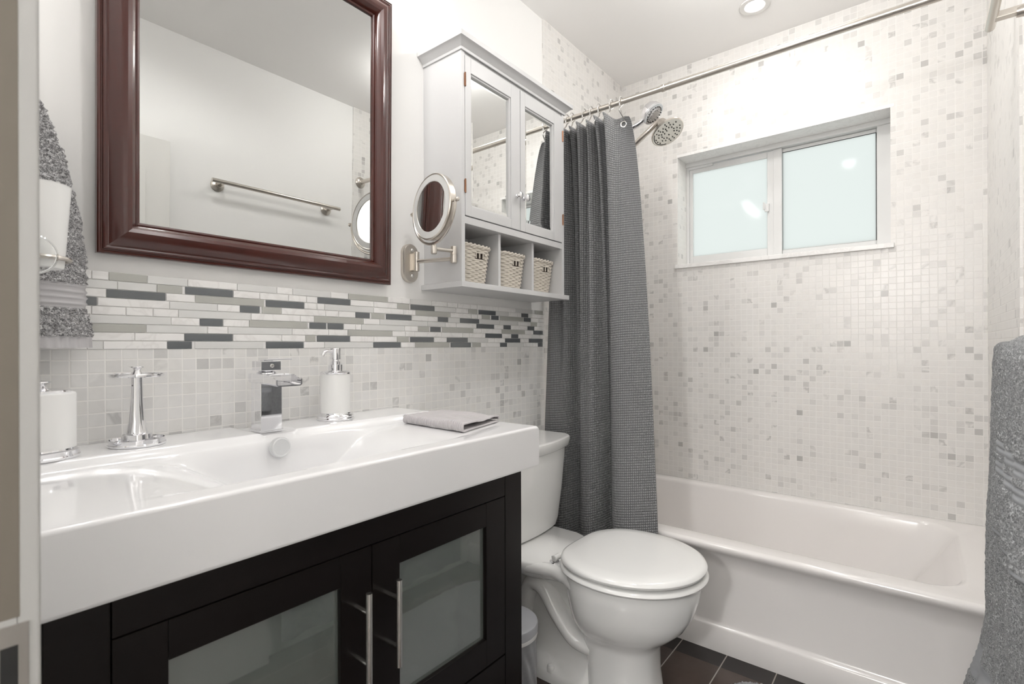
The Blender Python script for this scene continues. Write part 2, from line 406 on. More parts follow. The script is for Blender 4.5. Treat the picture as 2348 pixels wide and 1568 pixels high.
# window wall with its opening
WY0, WY1, WZ0, WZ1 = -1.213, -.316, 1.535, 2.106
m_ = MB(); m_.box((XW, YR-.12, 0), (XW+.17, 0, WZ0-.02)); m_.box((XW, YR-.12, WZ1), (XW+.17, 0, ZC))
m_.box((XW, YR-.12, WZ0-.02), (XW+.17, WY0, WZ1)); m_.box((XW, WY1, WZ0-.02), (XW+.17, 0, WZ1))
struct(m_.build('wall_back', TB, uv=True))
m_ = MB(); m_.box((XW-.014, WY0-.012, WZ0-.021), (XW+.139, WY1+.012, WZ0), .003)
struct(m_.build('trim_1', MARB))
m_ = MB(); m_.box((XW+.001, WY0+.001, WZ1-.008), (XW+.139, WY1-.001, WZ1+.0005), .001); m_.box((XW-.0012, WY0-.012, WZ1-.008), (XW+.001, WY1+.004, WZ1+.006), .0004)
struct(m_.build('trim_2', MARB))
# towel wall
m_ = MB(); m_.box((-.06, YR-.12, 0), (TE, YR-.006, ZC), mi=0); m_.box((TE, YR-.12, 0), (XW, YR, ZC), mi=1)
struct(m_.build('wall_right', [PAINT, TB], uv=True))
# door wall: doorway between y=-1.45 and y=-.747
m_ = MB(); m_.box((-.05, -.747, 0), (.065, .006, ZC)); m_.box((-.05, YR-.006, 0), (.065, -1.475, ZC)); m_.box((-.05, -1.475, 2.05), (.065, -.747, ZC))
struct(m_.build('wall_front', PAINT))
# door casing and jamb, strike plate
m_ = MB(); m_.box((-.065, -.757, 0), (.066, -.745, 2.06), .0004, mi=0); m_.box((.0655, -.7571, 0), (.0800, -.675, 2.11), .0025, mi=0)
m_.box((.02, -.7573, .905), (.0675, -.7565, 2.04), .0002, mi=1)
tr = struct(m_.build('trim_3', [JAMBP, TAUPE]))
m_ = MB(); m_.box((.040, -.7578, .838), (.0725, -.7571, .900), .0003); m_.box((.048, -.7584, .843), (.0515, -.7577, .895), .0003)
m_.build('strike_plate', mat('worn_steel', (.36, .34, .32), .35, 1.), tr)
m_ = MB(); m_.box((.0565, -.7582, .850), (.0665, -.7577, .884), .0002); m_.build('strike_hole', BLACK, tr)
# open entry door folded back along the towel wall
dr = None
m_ = MB(); m_.box((.085, -1.488, .012), (.845, -1.452, 2.03), .002)
for (z0, z1) in ((.2, .95), (1.08, 1.88)):
    for (x0, x1) in ((.19, .44), (.50, .75)):
        m_.box((x0, -1.4535, z0), (x1, -1.4495, z1), .0018)
dr = struct(m_.build('door_1', TRIMW))
m_ = MB(); m_.lathe([(.030, 0), (.030, .005), (.011, .008), (.010, .016), (.022, .021), (.026, .032), (.020, .043), (0, .046)], 28, (.785, -1.452, .93), (0, 1, 0)); m_.build('door_knob', NICKEL, dr)
# floor, ceiling, hall shell
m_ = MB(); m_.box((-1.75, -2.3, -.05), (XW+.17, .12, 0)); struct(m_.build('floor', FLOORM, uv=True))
m_ = MB(); m_.box((-1.75, -2.3, ZC), (XW+.17, .12, ZC+.05)); struct(m_.build('ceiling', CEIL))
m_ = MB(); m_.box((-1.75, -2.3, 0), (-1.65, -.15, ZC)); m_.box((-1.65, -2.3, 0), (-.05, -2.2, ZC)); m_.box((-1.65, -.25, 0), (-.05, -.15, ZC)); m_.box((-.15, -2.2, 0), (-.05, YR-.006, ZC))
struct(m_.build('wall_hall', PAINT))
# linear glass and marble mosaic band
def px(u, v):
    d = F_ + R2*((u-1174)/1162) + U2*((792.77-v)/1162); t = (0-CAM.y)/d.y; return CAM.x+d.x*t, CAM.z+d.z*t
def Z2(L): return [(80+a/3.787, 80+b/3.787, 600+v/3.787) for a, b, v in L]
def Z3(L): return [(700+a/3.787, 700+b/3.787, 620+v/3.787) for a, b, v in L]
rowsN = 9; rp = (BZ1-BZ0)/rowsN
rows = {r: [] for r in range(rowsN)}
def put(L, k):
    for u0, u1, v in L:
        x0, z = px(u0, v); x1, _ = px(u1, v); r = int((z-BZ0)/rp); r = max(0, min(rowsN-1, r)); rows[r].append((x0, x1, k))
put(Z2([(420, 540, 308), (618, 1135, 255), (1303, 1720, 235), (2003, 2337, 348), (1780, 1953, 392), (1430, 1632, 505), (1297, 1717, 633), (1148, 1365, 698), (2005, 2332, 705)]), 1)
put(Z2([(640, 975, 115), (1057, 1283, 208), (480, 965, 547), (1390, 1990, 315), (1970, 2138, 400)]), 2)
put(Z2([(470, 1180, 485), (1245, 1875, 440), (1385, 1985, 705), (1675, 2230, 575), (450, 590, 690)]), 3)
put(Z3([(105, 390, 250), (913, 1120, 312), (435, 560, 377), (700, 922, 395), (1150, 1238, 415), (1343, 1507, 430), (1503, 1652, 362), (1875, 1935, 394), (1613, 1678, 408), (1897, 1957, 432), (35, 182, 465), (193, 330, 472), (1485, 1638, 482), (1720, 1783, 494), (1928, 1987, 505), (1085, 1175, 503), (1978, 2062, 541), (1562, 1707, 563), (1787, 1848, 571), (1733, 1865, 606), (1940, 2060, 608), (1228, 1408, 592), (910, 1115, 590), (100, 387, 580), (590, 828, 636), (1262, 1437, 638), (1690, 1750, 645), (2018, 2060, 645)]), 1)
put(Z3([(372, 715, 222), (798, 903, 300), (958, 1257, 367), (573, 690, 383), (1417, 1491, 350), (1531, 1603, 401), (1687, 1892, 419), (1955, 2010, 470), (-488, 15, 465), (75, 503, 418), (368, 755, 532), (978, 1075, 498), (1187, 1457, 508), (1703, 1905, 533), (795, 900, 588), (0, 90, 575), (953, 1253, 637), (1448, 1522, 640), (1990, 2062, 367)]), 2)
put(Z3([(165, 590, 320), (485, 860, 485), (165, 585, 636), (645, 1060, 440)]), 3)
m_ = MB(); rng = random.Random(4)
m_k = []
def strip(x0, x1, r, k):
    g = .0013; z0 = BZ0+r*rp+g/2; z1 = BZ0+(r+1)*rp-g/2
    y = -.0020 if k == 0 else -.0014
    m_.box((x0+g/2, y, z0), (x1-g/2, .004, z1), .0016 if k == 0 else .0006, 2, k)
for r in range(rowsN):
    L = sorted(rows[r]); x = -.04; out = []
    for a, b, k in L:
        a = max(a, x)
        if b-a < .008: continue
        while a-x > .006:
            w = min(a-x, rng.uniform(.035, .13))
            if a-x-w < .02: w = a-x
            out.append((x, x+w, 3 if (rng.random() < .22 and w > .06) else 0)); x += w
        out.append((a, b, k)); x = b
    while x < TE-.003:
        w = min(TE-x, rng.uniform(.035, .13)); out.append((x, x+w, 3 if (rng.random() < .22 and w > .06) else 0)); x += w
    for a, b, k in out: strip(a, b, r, k)
struct(m_.build('trim_4', [MARB, GL_D, GL_G, GL_F]))

# window unit
FX0, FX1 = XW+.139, XW+.168
def frame_rect(m, x0, x1, y0, y1, z0, z1, w, r=.002):
    wl, wr, wb, wt = w if isinstance(w, tuple) else (w,)*4     # wl: y1 side, wr: y0 side
    m.box((x0, y1-wl, z0), (x1, y1, z1), r); m.box((x0, y0, z0), (x1, y0+wr, z1), r)
    m.box((x0, y0+wr, z0), (x1, y1-wl, z0+wb), r); m.box((x0, y0+wr, z1-wt), (x1, y1-wl, z1), r)
m_ = MB(); frame_rect(m_, FX0-.012, FX1, WY0, WY1, WZ0, WZ1-.008, (.014, .052, .016, .020)); m_.box((FX0-.004, -.782, WZ0+.016), (FX1, -.745, WZ1-.028), .002)
m_.box((FX0-.022, WY0, WZ1-.03), (FX0-.010, WY1, WZ1-.008), .001)
m_.box((FX0-.010, WY1-.14, WZ1-.042), (FX0, WY1-.012, WZ1-.028), .001)
win = struct(m_.build('window_1', VINYL))
m_ = MB(); frame_rect(m_, FX0, FX0+.014, -.748, -.330, WZ0+.014, WZ1-.032, (.018, .032, .046, .030))
sash = m_.build('sliding_sash', VINYL, win)
m_ = MB(); m_.box((FX0+.006, -.718, WZ0+.055), (FX0+.009, -.346, WZ1-.058)); m_.build('window_pane', FROST, sash)
m_ = MB(); m_.box((FX0-.012, -.727, 1.775), (FX0, -.705, 1.815), .003); m_.box((FX0-.018, -.709, 1.785), (FX0-.011, -.699, 1.822), .003); m_.build('latch', VINYL, sash)
m_ = MB(); frame_rect(m_, FX0+.014, FX0+.027, -1.165, -.776, WZ0+.016, WZ1-.03, (.006, .008, .030, .018))
fx = m_.build('fixed_sash', VINYL, win)
m_ = MB(); m_.box((FX0+.018, -1.159, WZ0+.044), (FX0+.021, -.780, WZ1-.046)); m_.build('window_pane', FROST, fx)
m_ = MB(); frame_rect(m_, FX0+.0135, FX0+.0175, -1.1585, -.7805, WZ0+.0435, WZ1-.0465, (.002, .0035, .0006, .0022), 0); m_.build('gasket', DARKV, fx)

# ------------------------------------------------------------------ vanity
VX0, VX1, VYF = .118, 1.029, -.505
SZ = .900; DZ = .918; PZ = .912; SX0, SX1, SYF = .092, 1.098, -.512; SZB = .793; SCX = .572
t = thing('vanity_cabinet', 'dark espresso bathroom vanity cabinet with two frosted glass doors under the white sink', 'cabinet', (SCX, -.25, 0))
m_ = MB(); FT = .022
m_.box((VX0, -.490, .06), (VX0+.018, -.003, SZB-.001)); m_.box((VX1-.018, -.490, .06), (VX1, -.003, SZB-.001)); m_.box((VX0+.018, -.021, .1), (VX1-.018, -.004, SZB-.001))
m_.box((VX0+.018, -.484, .10), (VX1-.018, -.021, .118)); m_.box((VX0+.018, -.484, .345), (VX1-.018, -.021, .360))
m_.box((VX0, VYF, 0), (.1815, -.483, SZB-.001), .0012); m_.box((.9635, VYF, 0), (VX1, -.483, SZB-.001), .0012)
m_.box((.183, VYF, .744), (.962, -.483, SZB-.001), .0012); m_.box((.183, VYF, .06), (.962, -.483, .10), .0012)
m_.box((.183, -.490, .10), (.1825, -.489, .11))
m_.build('cabinet_frame', ESP, t)
def vdoor(x0, x1, gx0, gx1, hx):
    z0, z1 = .356, .742; gz0, gz1 = .420, .687
    m = MB(); yf = VYF; yb = -.485
    m.box((x0, yf, z0), (gx0, yb, z1), .0012); m.box((gx1, yf, z0), (x1, yb, z1), .0012)
    m.box((gx0, yf, z0), (gx1, yb, gz0), .0012); m.box((gx0, yf, gz1), (gx1, yb, z1), .0012)
    d = m.build('cabinet_door', ESP, t)
    g = MB(); g.box((gx0-.004, -.4945, gz0-.004), (gx1+.004, -.4905, gz1+.004)); g.build('glass_pane', FGL, d)
    h = MB(); h.tube([(hx, -.545, .517), (hx, -.545, .678)], .0058, 16)
    for z in (.552, .643): h.tube([(hx, -.545, z), (hx, -.504, z)], .0045, 12)
    h.build('handle', STEEL, d)
vdoor(.183, .5715, .245, .508, .538); vdoor(.5740, .962, .638, .8935, .604)
for x0, x1 in ((.183, .5715), (.5740, .962)):
    m_ = MB(); m_.box((x0, VYF, .104), (x1, -.485, .352), .0015); d = m_.build('drawer', ESP, t)
    h = MB(); xc = (x0+x1)/2; h.tube([(xc-.08, -.545, .23), (xc+.08, -.545, .23)], .0058, 14)
    for x in (xc-.05, xc+.05): h.tube([(x, -.545, .23), (x, -.504, .23)], .0045, 10)
    h.build('handle', STEEL, d)
# folded towels seen through the glass
def soft_stack(name, label, x0, x1, y0, y1, z0, n, th, mt):
    m = MB()
    for k in range(n):
        bm = bmesh.new(); bmesh.ops.create_cube(bm, size=1.); bmesh.ops.bevel(bm, geom=bm.edges[:], offset=.28, segments=4, profile=.5, affect='EDGES'); bmesh.ops.subdivide_edges(bm, edges=bm.edges[:], cuts=2)
        for v in bm.verts:
            c = Vector(((x0+x1)/2+v.co.x*(x1-x0), (y0+y1)/2+v.co.y*(y1-y0), z0+(k+.5+v.co.z)*th)); c += noise.noise_vector(c*30)*.003; v.co = c
        m.bm(bm)
    o = m.build(name, mt); return tag(o, label, 'towel')
soft_stack('folded_towel', 'fluffy white towel folded behind the right frosted vanity door', .66, .90, -.44, -.16, .364, 2, .095, WHITET)
soft_stack('folded_washcloth', 'dark folded towel stack behind the left frosted vanity door', .36, .53, -.42, -.16, .364, 3, .07, BAND_R)

# ---- sink: one ceramic slab with a scooped basin
RAMP = [(.095, .092), (.112, .086), (.13, .074), (.155, .053), (.19, .027), (.23, .012), (.28, .004), (.33, .0005), (.36, 0)]
def sink_z(x, y):
    dx = abs(x-SCX); d = sum(interp(RAMP, abs(dx+o_)) for o_ in (-.024, -.016, -.008, 0, .008, .016, .024))/7
    w = ss(-.164, -.186, y)*ss(SYF+.044, SYF+.068, y)
    ex = min(x-SX0, SX1-x)
    rnd = 0
    for e_ in (ex, y-SYF):
        if e_ < .007: rnd += .007-sqrt(max(0, .007**2-(.007-e_)**2))
    # raised rear deck with a lower pad cut out for the faucet
    dk = ss(-.168, -.146, y)*ss(.112, .150, x)*(1-ss(1.035, 1.072, x))
    up = (DZ-SZ)*dk - (DZ-PZ)*dk*ss(.531, .545, x)*(1-ss(.607, .621, x))
    return SZ-d*w-rnd+up
def lsp(a, b, n): return [a+(b-a)*i/n for i in range(n+1)]
xs = sorted(set([round(v, 5) for v in [SX0, SX0+.0006, SX0+.002, SX0+.0045]+lsp(SX0+.007, SX1-.007, 120)+lsp(.529, .547, 8)+lsp(.605, .623, 8)+[SX1-.0045, SX1-.002, SX1-.0006, SX1]]))
ys = sorted(set([round(v, 5) for v in [SYF, SYF+.0006, SYF+.002, SYF+.0045]+lsp(SYF+.007, SYF+.03, 3)+lsp(SYF+.03, SYF+.044, 3)+lsp(SYF+.044, SYF+.068, 12)+lsp(SYF+.068, -.187, 24)+lsp(-.186, -.142, 24)+lsp(-.142, -.001, 6)]))
vs = [(x, y, sink_z(x, y)) for y in ys for x in xs]; nx = len(xs); ny = len(ys); fs = []
for j in range(ny-1):
    for i in range(nx-1):
        a = j*nx+i; fs.append([a, a+1, a+nx+1, a+nx])
m_ = MB(); o0 = len(vs)
loop = [i for i in range(nx)]+[j*nx+nx-1 for j in range(1, ny)]+[(ny-1)*nx+i for i in range(nx-2, -1, -1)]+[j*nx for j in range(ny-2, 0, -1)]
for k in loop:
    x, y, z = vs[k]; vs.append((x, y, SZB+.006))
nl = len(loop)
for k in loop:
    x, y, z = vs[k]; vs.append((x+(SCX-x)*.008, y+(-.26-y)*.014, SZB))
for k in range(nl):
    k2 = (k+1) % nl
    fs.append([loop[k], o0+k, o0+k2, loop[k2]]); fs.append([o0+k, o0+nl+k, o0+nl+k2, o0+k2])
fs.append([o0+nl+k for k in range(nl)])
m_.add(vs, fs)
sink = thing('washbasin', 'wide white ceramic sink slab with a scooped basin on the dark vanity', 'sink', (SCX, -.26, SZB))
m_.build('basin', CERAM, sink, 40)
m_ = MB(); m_.lathe([(.0225, -.006), (.0225, .003), (.021, .0052), (.0185, .006), (.0178, .005), (.006, .0056), (0, .0058)], 36, (.562, -.1835, .887), (0, -1, .10)); m_.build('overflow_cap', mat('satin_white', (.72, .73, .74), .3, .35), sink)
m_ = MB(); m_.lathe([(.030, -.004), (.030, .003), (.022, .005), (.020, .003), (0, .004)], 36, (SCX, -.32, SZ-.0915)); m_.build('drain_cover', CHROME, sink)

# ---- faucet
fz = PZ+.0005; FXC = .575
fa = thing('faucet', 'chrome square waterfall faucet standing on the sink behind the basin', 'faucet', (FXC, -.09, fz))
m_ = MB(); m_.box((FXC-.025, -.117, fz), (FXC+.025, -.067, 1.030), .0015); m_.box((FXC-.027, -.119, fz), (FXC+.027, -.065, fz+.006), .001); m_.build('faucet_body', CHROME, fa)
# open spout: a U shaped trough
m_ = MB()
yA, yB = -.062, -.200
def trough(hx, z0, z1, th, y):
    o = [(-hx, z1), (-hx, z0+.004), (-hx+.004, z0), (hx-.004, z0), (hx, z0+.004), (hx, z1), (hx-th, z1), (hx-th, z0+th+.002), (hx-th-.002, z0+th), (-hx+th+.002, z0+th), (-hx+th, z0+th+.002), (-hx+th, z1)]
    return [Vector((FXC+a, y, b)) for a, b in o]
sec = []
for k in range(13):
    f = k/12; y = yA+(yB-yA)*f; drop = .0; hz = 1.049 - .010*ss(.72, 1., f)
    sec.append(trough(.0285+.0015*f, 1.027-.003*ss(.6, 1, f), hz, .0028, y))
m_.loft(sec)
m_.build('spout', CHROME, fa)
m_ = MB(); m_.box((FXC-.026, -.125, 1.0465), (FXC+.026, -.064, 1.0495), .0006); m_.build('spout_cover', CHROME, fa)
m_ = MB(); m_.lathe([(.021, 0), (.022, .003), (.017, .006), (.016, .009)], 28, (FXC, -.092, 1.0492)); m_.build('neck_ring', CHROME, fa)
m_ = MB(); m_.box((FXC-.0235, -.1155, 1.0565), (FXC+.0235, -.069, 1.079), .0012); hd = m_.build('handle_block', CHROME, fa)
m_ = MB(); m_.box((FXC-.002, -.102, 1.0805), (FXC+.058, -.080, 1.0842), .001); m_.box((FXC-.01, -.1, 1.078), (FXC+.012, -.082, 1.0815), .0004); m_.build('lever', CHROME, hd)
m_ = MB(); m_.lathe([(.0045, 0), (.0045, .001), (.003, .0014), (.0028, .0005), (0, .0005)], 18, (FXC+.002, -.1154, 1.068), (0, -1, 0)); m_.build('set_screw', STEEL, hd)

# ---- soap dispenser
DC = (.766, -.078); t = thing('soap_dispenser', 'white cylindrical soap dispenser with chrome pump standing on the sink', 'soap dispenser', (*DC, DZ))
m_ = MB(); m_.lathe([(.047, .0005), (.0475, .004), (.045, .007), (.0465, .010), (.0445, .014), (.041, .016), (.040, .019), (0, .019)], 48, (*DC, DZ)); m_.build('base_ring', CHROME, t)
m_ = MB(); m_.lathe([(.0385, .018), (.0385, .120), (.038, .1225), (0, .1225)], 48, (*DC, DZ)); m_.build('bottle_body', PLAST, t)
m_ = MB(); m_.lathe([(.040, .122), (.0405, .125), (.036, .129), (.020, .131), (0, .131)], 48, (*DC, DZ)); m_.build('top_ring', CHROME, t)
m_ = MB(); m_.lathe([(.0185, .130), (.0185, .146), (.0125, .147), (.0125, .154), (.009, .155), (.008, .159), (.0135, .1605), (.0135, .1885), (.0125, .190), (0, .1905)], 32, (*DC, DZ))
m_.tube(catmull([(DC[0]-.008, DC[1]-.002, DZ+.181), (DC[0]-.024, DC[1]-.005, DZ+.183), (DC[0]-.036, DC[1]-.008, DZ+.180), (DC[0]-.043, DC[1]-.009, DZ+.170)], 6), .0042, 12); m_.build('pump', CHROME, t)

# ---- toothbrush holder
TC = (.3215, -.084); t = thing('toothbrush_holder', 'chrome toothbrush stand with tapering column and round dish on the sink', 'toothbrush holder', (*TC, DZ))
m_ = MB(); m_.lathe([(.047, .0005), (.048, .004), (.0465, .006), (.0465, .013), (.0448, .0135), (.044, .007), (.026, .008), (.0245, .022), (.0195, .024), (0, .024)], 56, (*TC, DZ)); m_.build('base_dish', CHROME, t)
m_ = MB(); n = 40; rings = []
for zz, r in ((.023, .0185), (.027, .0165), (.05, .0128), (.09, .0095), (.136, .0082)):
    rings.append([Vector((TC[0]+(r+.0009*cos(a*8))*cos(a), TC[1]+(r+.0009*cos(a*8))*sin(a), DZ+zz)) for a in [2*pi*k/n for k in range(n)]])
m_.loft(rings); m_.build('column', CHROME, t)
m_ = MB(); R0 = .0440
# ring disc with holes: outer ring + spokes
m_.tube([(TC[0]+R0*cos(2*pi*k/64), TC[1]+R0*sin(2*pi*k/64), DZ+.139) for k in range(64)], .0026, 8, closed=True, flat=(.7, 1.25))
m_.lathe([(.0155, .1372), (.0155, .1408)], 32, (*TC, DZ))
for k in range(4):
    a = k*pi/2+.4; m_.box((.012, -.004, -.0016), (R0, .004, .0016), .0006, 2, 0, Matrix.Translation((TC[0], TC[1], DZ+.139)) @ Matrix.Rotation(a, 4, 'Z'))
m_.build('brush_ring', CHROME, t)
m_ = MB(); m_.lathe([(.009, .140), (.0075, .144), (.0055, .149), (.007, .1525), (.0118, .1545), (.0115, .156), (0, .1575)], 28, (*TC, DZ)); m_.build('finial', CHROME, t)

# ---- cotton jar
JC = (.177, -.100); t = thing('cotton_jar', 'white round jar with chrome lid at the left end of the sink', 'jar', (*JC, DZ))
m_ = MB(); m_.lathe([(.0525, .0005), (.053, .004), (.051, .006), (.0515, .013), (.047, .015), (.046, .019), (0, .019)], 56, (*JC, DZ)); m_.build('base_ring', CHROME, t)
m_ = MB(); m_.lathe([(.0475, .018), (.0475, .112), (.046, .1145), (0, .1145)], 56, (*JC, DZ)); m_.build('jar_body', PLAST, t)
m_ = MB(); m_.lathe([(.0415, .114), (.0425, .117), (.041, .1195), (.036, .118), (.012, .1195), (.008, .124), (.0065, .128), (.009, .131), (.0145, .133), (.014, .135), (0, .1365)], 48, (*JC, DZ)); m_.build('jar_lid', CHROME, t)

# ---- washcloth, folded
A = Vector((.905, -.190)); Bp = Vector((.893, -.430)); Cp = Vector((1.085, -.385)); Dp = Vector((1.080, -.160))
def quad(u, v): return A*(1-u)*(1-v)+Bp*(1-u)*v+Cp*u*v+Dp*u*(1-v)
prof = []   # (u, height, layer) : bottom open edge at right -> fold at left -> top layer back to the right -> small return
for k in range(21): prof.append((.97-.94*k/20, .0035))
for k in range(1, 9):
    a = pi*k/9; prof.append((.03-.028*sin(a), .0035+.0095*(1-cos(a))))
for k in range(25): prof.append((.03+.975*k/24, .0225-.006*(k/24)))
prof += [(1.008, .0135), (1.0, .011), (.985, .0105)]
def cl(u, v):
    i = u*(len(prof)-1); k = min(int(i), len(prof)-2); f = i-k
    pu = prof[k][0]*(1-f)+prof[k+1][0]*f; ph = prof[k][1]*(1-f)+prof[k+1][1]*f
    vv = v*1.0 + (.012*sin(pu*5) if ph > .012 else 0.)
    q = quad(pu, vv); z = max(sink_z(min(q.x, SX1-.02), min(-.175, max(q.y, SYF+.02))), SZ-.020)
    hh = ph*(1+.35*noise.noise(Vector((pu*3, v*3, 1)))) + .0012*noise.noise(Vector((pu*9, v*9, 5)))
    return Vector((q.x, q.y, z+max(hh, .0034)))
m_ = MB(); m_.grid(cl, 110, 70, 0, lambda u, v: (u*.5, v*.27))
cl_o = m_.build('washcloth', CLOTH, None, 60); md = cl_o.modifiers.new('thickness', 'SOLIDIFY'); md.thickness = .0045; md.offset = 0
tag(cl_o, 'folded light grey ribbed washcloth lying on the right end of the sink', 'washcloth')

# ------------------------------------------------------------------ framed mirror
MX0, MX1, MZ0, MZ1 = .272, .995, 1.303, 2.172
fm = thing('framed_mirror', 'large wall mirror in a dark red mahogany frame above the sink', 'mirror', ((MX0+MX1)/2, -.01, MZ0))
FP = [(0, 0), (0, .014), (.002, .017), (.005, .018), (.0065, .0165), (.008, .0165), (.009, .020), (.012, .022), (.016, .0205), (.018, .021), (.026, .029), (.036, .0345), (.046, .036), (.054, .033), (.060, .026), (.063, .020), (.064, .016), (.067, .017), (.071, .015), (.072, .008), (.072, 0)]
corners = [(MX0, MZ0, 1, 1), (MX1, MZ0, -1, 1), (MX1, MZ1, -1, -1), (MX0, MZ1, 1, -1)]
m_ = MB(); rings = []
for (x, z, sx, sz) in corners+[corners[0]]: rings.append([Vector((x+sx*w, -.006-d, z+sz*w)) for w, d in FP])
m_.loft(rings, 0, False, False, True)
m_.build('mirror_frame', MAHO, fm, 28)
m_ = MB(); m_.box((MX0+.068, -.016, MZ0+.068), (MX1-.068, -.012, MZ1-.068)); m_.build('mirror_glass', mat('dimmed_mirror_glass', (.58, .585, .575), .005, 1.), fm)  # glass colour darkened to dim the wall it reflects
m_ = MB(); m_.box((MX0+.01, -.0115, MZ0+.01), (MX1-.01, -.0055, MZ1-.01)); m_.build('mirror_backing', BLACK, fm)
fm.rotation_euler = (radians(.7), 0, 0)

# ------------------------------------------------------------------ swing-arm make-up mirror
mm = thing('makeup_mirror', 'round swing arm makeup mirror on a nickel wall plate beside the grey cabinet', 'mirror', (1.087, 0, 1.384))
m_ = MB(); rg = []
def stadium(hx, hz, y, n=14):
    o = []
    for k in range(n+1): a = pi*k/n; o.append(Vector((1.087+hx*cos(a), y, 1.384+(hz-hx)+hx*sin(a))))
    for k in range(n+1): a = pi+pi*k/n; o.append(Vector((1.087+hx*cos(a), y, 1.384-(hz-hx)+hx*sin(a))))
    return o
m_.loft([stadium(.031, .063, .006), stadium(.031, .063, -.006), stadium(.029, .061, -.009), stadium(.026, .058, -.0095)]); m_.build('wall_plate', NICKEL, mm)
for dz in (-.042, .042):
    m_ = MB(); m_.lathe([(.0055, 0), (.0055, .002), (.004, .004), (0, .0045)], 16, (1.090, -.0095, 1.384+dz), (0, -1, 0)); m_.build('screw', STEEL, mm)
PV = Vector((1.095, -.026, 1.388))
m_ = MB(); m_.lathe([(.009, -.031), (.009, -.011), (.0085, -.010), (.0085, .010), (.009, .011), (.009, .031)], 20, PV); m_.box((1.089, -.022, 1.36), (1.101, -.008, 1.416), .001); m_.build('pivot', NICKEL, mm)
J = Vector((1.139, -.152, 1.402)); PO = Vector((1.044, -.164, 1.402))
m_ = MB(); m_.tube([PV+Vector((0, -.006, 0)), J+Vector((0, 0, -.0125))], .0062, 14); m_.build('lower_arm', NICKEL, mm)
m_ = MB(); m_.lathe([(.0095, -.026), (.0105, -.024), (.0105, -.0012), (.0098, -.0006), (.0098, .0006), (.0105, .0012), (.0105, .024), (.0095, .026)], 22, J); m_.build('elbow_joint', NICKEL, mm)
m_ = MB(); m_.tube([J+Vector((0, 0, .012)), PO+Vector((0, 0, .004))], .0058, 14); m_.build('upper_arm', NICKEL, mm)
MC = Vector((1.043, -.164, 1.530)); MN = Vector((-.965, .14, .03)).normalized()
m_ = MB(); m_.lathe([(.0075, -.012), (.009, -.009), (.009, .010), (.006, .016), (.0055, .022)], 20, PO); m_.build('post', NICKEL, mm)
side = Vector((0, 0, 1)).cross(MN).normalized(); upv = MN.cross(side)
RM = .101
m_ = MB(); m_.tube([MC+side*(cos(a)*(RM+.009))+upv*(sin(a)*(RM+.009)) for a in [pi+pi*k/40 for k in range(41)]], .0042, 10)
m_.tube([MC+upv*-(RM+.009), PO+Vector((0, 0, .02))], .0052, 12); m_.build('yoke', NICKEL, mm)
for s_ in (-1, 1):
    m_ = MB(); m_.lathe([(.004, 0), (.004, .014), (.0062, .0145), (.0062, .022), (.004, .025), (0, .0255)], 14, MC+side*s_*(RM-.002), side*s_); m_.build('pivot_pin', NICKEL, mm)
m_ = MB(); m_.lathe([(.090, -.014), (.0975, -.012), (.0995, -.008), (.0995, .009), (.0975, .0115), (.0955, .012), (.094, .0105), (.076, .0108), (.0745, .0095)], 72, MC, MN, cap=False); m_.lathe([(.0905, -.0139), (.06, -.0155), (0, -.016)], 72, MC, MN); hd = m_.build('mirror_rim', NICKEL, mm)
m_ = MB(); m_.lathe([(.0945, .0109), (.0752, .0113)], 72, MC, MN, cap=False); m_.build('light_ring', mat('pale_ring', (.66, .66, .65), .35), hd)
m_ = MB(); m_.lathe([(.0755*k/10, .0085+.0012*(k/10)**2) for k in range(10, -1, -1)], 72, MC, MN); m_.build('mirror_face', MIRR, hd, 80)

# ------------------------------------------------------------------ wall cabinet over the toilet
CX0, CX1, CYF = 1.155, 1.752, -.172; CZ0, CZ1 = 1.300, 2.062
wc = thing('wall_cabinet', 'grey wall cabinet with two mirrored doors and open cubbies above the toilet', 'cabinet', ((CX0+CX1)/2, 0, CZ0))
m_ = MB()
m_.box((CX0, CYF+.0005, CZ0+.018), (CX0+.016, .0065, CZ1), .0008); m_.box((CX1-.016, CYF+.0005, CZ0+.018), (CX1, .0065, CZ1), .0008)
m_.box((CX0+.003, -.003, CZ0+.019), (CX1-.003, .0055, CZ1-.002)); m_.box((CX0+.016, CYF+.004, CZ1-.016), (CX1-.016, -.003, CZ1)); m_.box((CX0+.016, CYF+.002, 1.506), (CX1-.016, -.003, 1.529), .001)
for x in (1.361, 1.559): m_.box((x, -.150, CZ0+.018), (x+.013, -.003, 1.506), .001)
m_.box((CX0+.016, -.12, 1.78), (CX1-.016, -.003, 1.792))
m_.build('carcass', GREYP, wc)
m_ = MB(); m_.box((CX0-.014, CYF-.015, CZ0), (CX1+.014, .005, CZ0+.018), .0015); m_.build('bottom_shelf', GREYP, wc)
